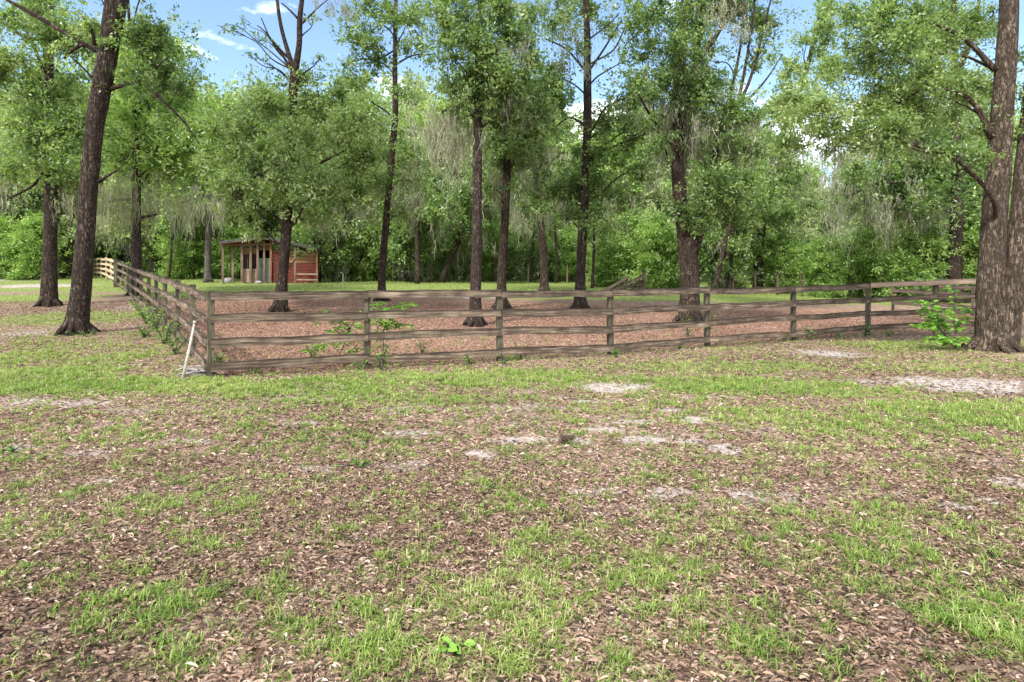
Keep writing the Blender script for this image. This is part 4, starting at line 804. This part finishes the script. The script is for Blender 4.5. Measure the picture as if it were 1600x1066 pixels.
PROTO = {
 'lime': proto_tree(1, 11.5, 3.4, 2.6, 5.0, M_lime, .68, mossn=6),
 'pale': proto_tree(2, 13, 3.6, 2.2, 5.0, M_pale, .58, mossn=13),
 'green': proto_tree(3, 12.5, 3.3, 3.0, 5.0, M_leaf, .74, mossn=12),
 'dark': proto_tree(4, 10.5, 3.3, 1.8, 5.0, M_leaf, .48, mossn=18, bark=M_bark),
 'lean': proto_tree(5, 10.5, 3.0, 3.2, 5.0, M_leaf, .5, lean=1.0, mossn=17, bark=M_bark),
 'low': proto_tree(6, 6.5, 3.0, .6, 5.0, M_lime, .62, nclump=16, mossn=0, trunk_r=.10),
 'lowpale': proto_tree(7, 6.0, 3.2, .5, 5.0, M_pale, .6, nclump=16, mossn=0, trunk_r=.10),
}
def place_bg(kind, px, Z, s, label, name='background_tree', cat='tree', group='trees of the wood behind the paddock', mirror=1, sz=None):
    t = thing(name, label, cat, tuple(on(px, Z)), group, (0, 0, random.uniform(-.5, .5) if kind == 'lean' else random.uniform(0, 6.28)))
    t.scale = (s * mirror, s, s * (sz or 1))
    for nm, me in zip(('trunk', 'crown', 'spanish_moss'), PROTO[kind]):
        if me: link(nm, me, t)
    return t
BG = [  # kind, column, depth, scale, label
 ('pale', 5, 46, .85, 'pale grey-green tree at the far left edge of the wood'),
 ('lime', 40, 50, .9, 'bright green tree behind the slim straight oak at far left'),
 ('pale', 105, 57, .95, 'pale mossy tree between the two leftmost oak trunks'),
 ('lime', 165, 61, 1.15, 'tall lime-green tree rising above the far pale fence boards'),
 ('green', 238, 46, 1.05, 'green tree right behind the reddish mossy trunk'),
 ('lean', 268, 44, .85, 'dark trunk slanting right between the reddish oak and the slender one'),
 ('lime', 300, 50, 1.0, 'lime-green tree behind the hanging moss left of the shed'),
 ('green', 372, 49, .85, 'mid green tree overhanging the left half of the shed roof'),
 ('lime', 432, 50, 1.15, 'light green tree straight behind the shed'),
 ('dark', 524, 42, .78, 'dark mossy tree touching the right end of the shed'),
 ('green', 560, 48, 1.1, 'green tree in the gap between the shed and the thin curving oak'),
 ('dark', 640, 41, .85, 'dark bushy tree draped in moss behind the thin curving oak'),
 ('lean', 688, 40, .85, 'slanting dark trunk leaning right beneath moss, left of the scaly trunk'),
 ('lime', 690, 52, 1.25, 'tall light green tree between the thin curving oak and the scaly trunk'),
 ('pale', 735, 50, 1.1, 'pale tree seen between the scaly trunk and the brown one'),
 ('lime', 812, 52, 1.15, 'light green tree between the brown trunk and the bowed oak'),
 ('pale', 880, 50, .95, 'pale green tree between the bowed oak and the tall dark oak'),
 ('lime', 945, 48, 1.0, 'bright green tree just right of the tall dark oak'),
 ('pale', 1010, 49, 1.0, 'pale green tree left of the stout forked oak'),
 ('dark', 1118, 35, .62, 'dark twisted tree in the shade just right of the stout forked oak'),
 ('lime', 1160, 48, .95, 'bright tree between the forked oak and the sweeping oak'),
 ('pale', 1232, 60, .85, 'pale hazy tree behind the sweeping oak'),
 ('pale', 1305, 56, .62, 'low pale hazy tree in the right background clearing'),
 ('pale', 1380, 60, .8, 'pale hazy tree left of the moss curtains'),
 ('green', 1445, 47, .95, 'green tree behind the dark oak with moss curtains'),
 ('green', 1535, 40, .80, 'green tree showing between the dark oak and the double oak'),
 ('lime', 1625, 42, 1.0, 'bright green tree at the right edge behind the double oak'),
] + [
 ('lime', 95, 53, 1.45, 'tallest lime-green tree behind the slim straight oak'), ('pale', 200, 55, 1.55, 'tall pale tree rising behind the reddish mossy oak'), ('lime', 275, 54, 1.4, 'tall yellow-green tree right of the big leaning oak crown'),
 ('green', 335, 56, 1.25, 'tall green tree above the slender trunk left of the shed'), ('pale', 400, 57, 1.25, 'tall pale tree above the shed roof'), ('green', 480, 55, 1.25, 'tall green tree behind the right end of the shed'),
 ('lime', 530, 58, 1.35, 'tall light green tree left of the thin curving oak'), ('pale', 640, 57, 1.35, 'tall pale tree just right of the thin curving oak'), ('green', 775, 56, 1.45, 'tall green tree behind the brown trunk in the middle'),
 ('pale', 855, 57, 1.15, 'tall pale tree behind the bowed oak'), ('lime', 985, 57, 1.15, 'tall lime tree between the tall dark oak and the forked oak'), ('pale', 1085, 56, 1.25, 'tall pale tree hidden behind the stout forked oak'),
 ('green', 1170, 57, 1.1, 'tall green tree behind the sweeping oak'), ('pale', 1510, 50, 1.2, 'tall pale tree between the mossy dark oak and the double oak'), ('green', 1450, 56, 1.2, 'tall green tree behind the moss curtains'), ('green', 10, 55, 1.3, 'tall green tree at the very left edge'),
 ('lime', 1255, 62, .95, 'rounded bright tree at the back left of the clearing'), ('pale', 1340, 64, .95, 'rounded pale tree at the back right of the clearing'),
]
for k, px, Z, s, lb in BG: place_bg(k, px, Z, s, lb)
GB = 'bushes at the foot of the wood'
BUSH = [
 ('low', 10, 43, .6, 'green bush at the left edge below the pale tree'), ('low', 50, 42, .62, 'bright bush left of the slim straight oak trunk'), ('lowpale', 108, 57, .6, 'pale bush between the two leftmost trunks'),
 ('low', 170, 60, .55, 'bush above the far pale fence boards'), ('low', 245, 47, .62, 'leafy bush right of the reddish trunk'), ('low', 285, 43, .6, 'bush under the long hanging moss left of the slender trunk'),
 ('low', 350, 44, .62, 'bush seen through the open porch of the shed'), ('low', 470, 46, .7, 'bush behind the red shed wall'), ('low', 548, 43, .62, 'bush right of the hooked white stake'),
 ('low', 590, 44, .62, 'bush behind the foot of the thin curving oak'), ('low', 665, 44, .62, 'bush beneath the slanting dark trunk'), ('lowpale', 715, 45, .6, 'pale bush left of the scaly trunk'), ('low', 765, 45, .66, 'bush in the gap between the scaly and the brown trunk'),
 ('lowpale', 815, 46, .66, 'pale bush behind the thin brown stake'), ('low', 872, 46, .62, 'bush between the bowed oak and the tall dark oak'), ('low', 940, 39, .42, 'vivid yellow-green bush left of the collapsed boards'),
 ('low', 985, 38, .66, 'bright bush above the collapsed boards'), ('low', 1030, 36, .62, 'bright green bush left of the stout forked oak'), ('lowpale', 1010, 44, .85, 'pale bush farther back left of the forked oak'),
 ('low', 1135, 36, .6, 'bright bush right of the stout forked oak'), ('low', 1222, 36, .48, 'green bush right of the sweeping oak foot'), ('low', 1290, 33, .46, 'vivid round bush in the middle of the clearing'),
 ('lowpale', 1255, 50, .72, 'large pale bush mass at the back of the clearing'), ('lowpale', 1330, 50, .72, 'pale bush mass at the right of the clearing'), ('low', 1360, 33, .52, 'bush with arching twigs right of the vivid round bush'),
 ('low', 1420, 31, .55, 'bush behind the sapling, left of the dark oak'), ('low', 1452, 33, .6, 'bush at the left foot of the dark mossy oak'), ('low', 1520, 31, .6, 'bush between the dark oak and the double oak'), ('low', 1610, 29, .6, 'bush at the right edge behind the double oak'),
 ('dark', 1180, 33, .0, None),
]
for k, px, Z, s, lb in BUSH:
    if lb: place_bg(k, px, Z, s, lb, 'bush', 'bush', GB, sz=.95)
# the wood beyond reads as one mass
def woodland():
    cl = []; r_ = random.Random(5)
    for k in range(520):
        px = r_.uniform(-700, 2300); Z = r_.uniform(60, 78); hmax = 11 if px < 820 else (6.0 if px > 1180 else 7.5)
        if 200 < px < 470: hmax = 12
        z = r_.uniform(.5, hmax) if k < 330 else r_.uniform(.2, 3.4); g_ = on(px, Z); cl.append((Vector((g_.x, g_.y, g_.z + z)), r_.uniform(1.6, 2.6), .9, r_.uniform(.35, .7)))
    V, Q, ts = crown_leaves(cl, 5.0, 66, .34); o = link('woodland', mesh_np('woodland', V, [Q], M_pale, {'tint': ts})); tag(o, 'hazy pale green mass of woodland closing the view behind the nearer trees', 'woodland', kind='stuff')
woodland()
FAR = ['thin young trunk at the far left edge, left of the slim straight oak', 'leaning thin trunk just left of the slim straight oak', 'thin leaning stem between the two leftmost oaks', 'thin stem slanting right of the reddish mossy oak', 'thin stem right of the shed, above the hooked stake',
 'thin stem midway between the shed and the thin curving oak', 'thin stem just right of the foot of the thin curving oak', 'thicker mossy young trunk between the curving oak and the scaly trunk', 'slanting thin stem just left of the scaly trunk', 'thin stem in the gap left of the brown oak trunk', 'thin stem between the brown trunk and the bowed oak',
 'thin stem right of the bowed oak', 'grey leaning stem close to the right side of the forked oak', 'upright stem midway between the forked oak and the sweeping oak', 'faint thin stem in the middle of the clearing', 'thin twisted stem under the moss curtains at the right of the clearing',
 'thin stem above the fence behind the seventh post', 'thin stem left of the dark oak with moss curtains', 'thin stem between the dark mossy oak and the double oak', 'thin stem just right of the tall dark oak']
def far_stems():
    r_ = random.Random(9); i = 0
    for px, Z, w_, ln in ((20, 44, .10, .1), (48, 45, .12, -.15), (98, 45, .13, .2), (262, 41, .10, .2), (500, 43, .10, -.1), (560, 42, .12, .05), (618, 43, .13, .1), (652, 38, .18, 0), (700, 44, .10, .2), (770, 43, .10, -.1), (830, 44, .10, .1), (868, 42, .11, 0), (1112, 33, .16, .35), (1140, 34, .12, .1), (1305, 46, .10, 0), (1338, 40, .12, .2), (1415, 38, .12, -.1), (1448, 36, .10, .1), (1524, 34, .12, .05), (925, 36, .10, .02)):
        b = MB(); P = [(0, 0, -.1)]; x = 0
        for k in range(1, 6): x += ln * .9 + r_.uniform(-.12, .12); P.append((x, r_.uniform(-.1, .1), k * 1.25))
        Pp, rr = resample(P, [w_, w_ * .9, w_ * .8, w_ * .7, w_ * .55, w_ * .4], .4); t = thing('young_tree', None, 'tree', tuple(on(px, Z)), 'thin young trunks at the wood edge')
        t['label'] = FAR[i]; i += 1
        b.tube(Pp, rr, 8, .1, px); e = Vector(P[3]); cl = []
        for q in range(7):
            z = r_.uniform(2.4, 6.5); c = Vector((np.interp(z, Pp[:, 2], Pp[:, 0]) + r_.uniform(-1.1, 1.1), r_.uniform(-1, 1), z)); s0 = Vector((np.interp(z - .6, Pp[:, 2], Pp[:, 0]), 0, z - .6)); b.tube([s0, s0.lerp(c, .6) + Vector((0, 0, .1)), c], [.035, .025, .01], 5, cap=False); cl.append((c, r_.uniform(.5, .85), .8, r_.uniform(.4, .65)))
        link('trunk', b.mesh('trunk', M_bark, True), t); V, Q, ts = crown_leaves(cl, 5.2, Z, .34); link('crown', mesh_np('crown', V, [Q], M_leaf, {'tint': ts}), t)
far_stems()

# ------------------------------------------------------------------ small plants
def plant(name, label, base, stems, lsz, n_per, cat='plant', group=None, mat=M_weed, tint=.55, wide=.5, droop=.1, spread=.12, whorl=False):
    t = thing(name, label, cat, tuple(base), group); b = MB(); Ps = []; As = []; Ls = []
    for st in stems:
        st = [Vector(p) for p in st]; P, rr = resample([tuple(p) for p in st], np.linspace(.009, .003, len(st)), .05); b.tube(P, rr, 5, cap=False)
        n = n_per
        for k in range(n):
            u = .25 + .75 * (k + random.random()) / n; q = P[min(len(P) - 1, int(u * (len(P) - 1)))]; a = random.uniform(0, 6.28); d = Vector((math.cos(a), math.sin(a), random.uniform(-.35, .45) - droop))
            off = d.normalized() * random.uniform(0, spread); Ps.append(Vector(q) + off); As.append(d.normalized()); Ls.append(lsz * random.uniform(.55, 1.15))
            if off.length > .04 and random.random() < .4: b.tube([tuple(q), tuple(Vector(q) + off)], [.003, .002], 4, cap=False)
    P = np.array(Ps); A = unit(np.array(As)); Ls = np.array(Ls); n = len(P); Nn = unit(rng.normal(0, .45, (n, 3)) + [0, -.1, 1])
    V, Q, T = leaf_folded(P, A, Nn, Ls, Ls * wide, .10)
    link('stem', b.mesh('stem', M_bark_grey), t); link('leaves', mesh_np('leaves', V, [Q, T], mat, {'tint': np.repeat(np.clip(rng.normal(tint, .2, n), 0, 1), 7)}), t); return t
# bright sapling beside the double oak
x0, z0 = cast(1492, 547); sb = gxy(x0, z0)
def rel(px, py, dz=0): return at(px, py, z0 + dz) - sb
plant('sapling', 'bright green broad-leaved sapling left of the double oak', sb, [[(0, 0, 0), rel(1493, 520), rel(1490, 490), rel(1494, 460), rel(1489, 444)], [(0, 0, .03), rel(1478, 525, .1), rel(1455, 500, .1), rel(1440, 480, .15), rel(1425, 466, .1)],
    [(0, 0, .03), rel(1480, 528, -.2), rel(1460, 530, -.25), rel(1445, 532, -.2)], [rel(1478, 525, .1), rel(1462, 505), rel(1457, 485, -.1), rel(1450, 468, -.1)], [(0, 0, .02), rel(1500, 530, -.1), rel(1505, 528, -.2), rel(1480, 536, -.3)], [rel(1493, 520), rel(1505, 500, .1), rel(1512, 478, .1)],
    [rel(1455, 500), rel(1445, 512, -.1), rel(1432, 508, -.1)], [rel(1478, 525), rel(1470, 500, -.2), rel(1472, 478, -.2)]], .145, 60, 'sapling', tint=.62, wide=.62, spread=.10)
# saplings with drooping leaves just behind the fence
for (cx, cy, foot, lb, sd, sc) in ((520, 500, 520, 'leggy sapling with drooping leaves behind the fence left of the second post', 1, 1.0), (612, 490, 600, 'leafy sapling with spreading whorls behind the fence right of the second post', 2, 1.0)):
    random.seed(sd); Zp = 10.9 if sd == 1 else 11.4; pb = on(foot, Zp)
    def rl(px, py, dz=0): return at(px, py, Zp + dz) - pb
    if sd == 1: st = [[(0, 0, 0), rl(545, 530), rl(530, 500), rl(505, 478)], [rl(540, 525), rl(560, 490), rl(580, 478)], [rl(535, 510), rl(520, 490), rl(500, 500)], [(0, 0, 0), rl(565, 535), rl(552, 510)], [rl(545, 530), rl(500, 540), rl(480, 548)], [rl(545, 530), rl(520, 515), rl(555, 505)]]
    else: st = [[(0, 0, 0), rl(598, 520), rl(605, 490), rl(622, 470)], [rl(605, 495), rl(625, 480), rl(645, 470)], [rl(605, 490), rl(590, 475), rl(582, 470)], [rl(602, 505), rl(625, 505), rl(645, 510)], [rl(600, 510), rl(592, 500), rl(586, 490)], [rl(598, 520), rl(612, 500), rl(612, 485)]]
    plant('sapling', lb, pb, st, .155, 34, 'sapling', mat=M_weed, tint=.5, wide=.32, droop=.35, spread=.10)
random.seed(11)
def bushlet(px, Z, h, n, lb, name='weed', sp=.25, lsz=.07, np_=10, tint=.5, wide=.45, y=None, group='weeds along the fence'):
    pb = on(px, Z) if y is None else gxy((px - 800) / F * Z, Z); st = []
    for k in range(n):
        a = random.uniform(0, 6.28); r_ = random.uniform(.3, 1) * sp; hh = h * random.uniform(.6, 1); st.append([(random.uniform(-.03, .03), random.uniform(-.03, .03), 0), (math.cos(a) * r_ * .5, math.sin(a) * r_ * .5, hh * .6), (math.cos(a) * r_, math.sin(a) * r_, hh)])
    return plant(name, lb, pb, st, lsz, np_, 'weed' if name == 'weed' else 'vine', group, tint=tint, wide=wide, spread=.05)
# along the left run (outside face)
for k, (kk, off, h, n, sp, tn, lb) in enumerate([(1.1, -.30, .55, 7, .35, .45, 'dark leafy vine at the bottom rail nearest the corner on the left run'), (1.8, -.35, .75, 10, .40, .55, 'thick green vine climbing the second bay of the left run'), (2.6, -.35, .85, 12, .45, .6, 'tallest bright vine climbing the left run of the fence'),
        (3.3, -.4, .75, 10, .45, .5, 'sprawling dark green vine below the left run farther back'), (4.0, -.35, .6, 8, .4, .6, 'light green weed at the foot of the left run beyond the vines'), (2.2, -.7, .40, 7, .35, .35, 'low dark plant spreading out from the left run'), (5.0, -.35, .5, 6, .35, .55, 'small weed at the far part of the left run'), (.5, .30, .35, 5, .2, .6, 'small weed just inside the fence corner')]):
    i = int(kk); f = kk - i; p = lp[i].lerp(lp[i + 1], f); x = p.x + off; Z = p.y
    bushlet(800 + x / Z * F, Z, h * .85, n, lb, 'vine' if k in (0, 1, 2, 3) else 'weed', sp, .08, 13, tn, .5, group='vines and weeds along the left fence run')
# along the front run
for (px, Z, h, n, lb) in [(597, 10.3, .42, 7, 'weed clump at the second post foot, right side'), (562, 10.2, .25, 5, 'low weed at the second post foot, left side'), (735, 11.0, .25, 5, 'small weed under the bottom rail left of the third post'), (815, 11.5, .42, 3, 'tall thin weed rising through the bottom rail right of the third post'),
        (788, 10.9, .2, 4, 'little weed at the foot of the third post'), (962, 12.0, .22, 5, 'little weed at the foot of the fourth post'), (1062, 13.6, .16, 4, 'tiny weed left of the fifth post'), (1015, 13.2, .34, 2, 'thin weed behind the fence right of the fourth post'), (1225, 15.0, .28, 4, 'weed left of the sixth post'),
        (1262, 15.3, .40, 5, 'leafy weed right of the sixth post'), (1352, 16.2, .45, 6, 'bushy weed growing against the seventh post'), (1390, 16.3, .25, 4, 'weed right of the seventh post'), (1310, 15.8, .22, 4, 'small weed between the sixth and seventh posts'), (490, 11.4, .34, 6, 'bushy weed behind the fence near the first bay'), (660, 12.2, .3, 5, 'weed patch behind the fence in the second bay'), (1075, 15.8, .55, 6, 'leafy shoot beside the stout forked oak foot'), (1110, 17.5, .6, 6, 'leafy clump right of the stout forked oak foot'), (400, 9.9, .12, 3, 'tiny weed under the first bay of the front run')]:
    bushlet(px, Z, h * 1.1, n, lb, 'weed', .12 + h * .25, .055 + h * .05, 9, random.uniform(.4, .65))
bushlet(708, 2.52, .06, 4, 'bright broad-leaved seedling in the grass at the bottom centre', 'weed', .04, .055, 4, .8, .7, group='low weeds in the yard')
bushlet(560, 5.0, .07, 5, 'dark green low weed beside the middle sandy patch', 'weed', .22, .045, 8, .3, .6, group='low weeds in the yard')
bushlet(12, 5.4, .06, 5, 'dark low weed at the left edge of the yard', 'weed', .12, .04, 8, .3, .6, group='low weeds in the yard')
for k, (dx, dz) in enumerate(((-.35, -.25), (-.12, -.38), (.15, -.35), (.38, -.2))):
    bushlet(119 + dx * 65, 14.7 + dz, .16, 5, ['leftmost dark ivy tuft', 'second ivy tuft from the left', 'third ivy tuft from the left', 'rightmost dark ivy tuft'][k] + ' at the foot of the big leaning oak', 'weed', .14, .055, 8, .25, .6, group='ivy tufts round the leaning oak')
# palmetto by the dark oak
pb = on(1462, 29); t = thing('palmetto', 'grey-green palmetto with fan fronds left of the dark mossy oak', 'palm', tuple(pb)); P = []; A = []; Ls = []
b = MB()
for k in range(11):
    a = k * 2.4; d = Vector((math.cos(a), math.sin(a) * .8, random.uniform(.5, 1.4))).normalized(); tip = d * random.uniform(.7, 1.1); b.tube([(0, 0, 0), tuple(tip)], [.012, .008], 4, cap=False)
    sd_ = d.cross(Vector((0, 0, 1))).normalized()
    for q in range(13):
        an = (q - 6) * .2; P.append(tip); A.append(d * math.cos(an) + sd_ * math.sin(an)); Ls.append(.6 - .02 * abs(q - 6))
link('stem', b.mesh('stem', M_palm), t); P = np.array(P); A = unit(np.array(A)); V, Q, T = leaf_folded(P, A, np.tile([0, -.4, 1.0], (len(P), 1)), np.array(Ls), np.full(len(P), .05), .03)
link('fronds', mesh_np('fronds', V, [Q, T], M_palm, {'tint': np.full(len(V), .6)}), t)
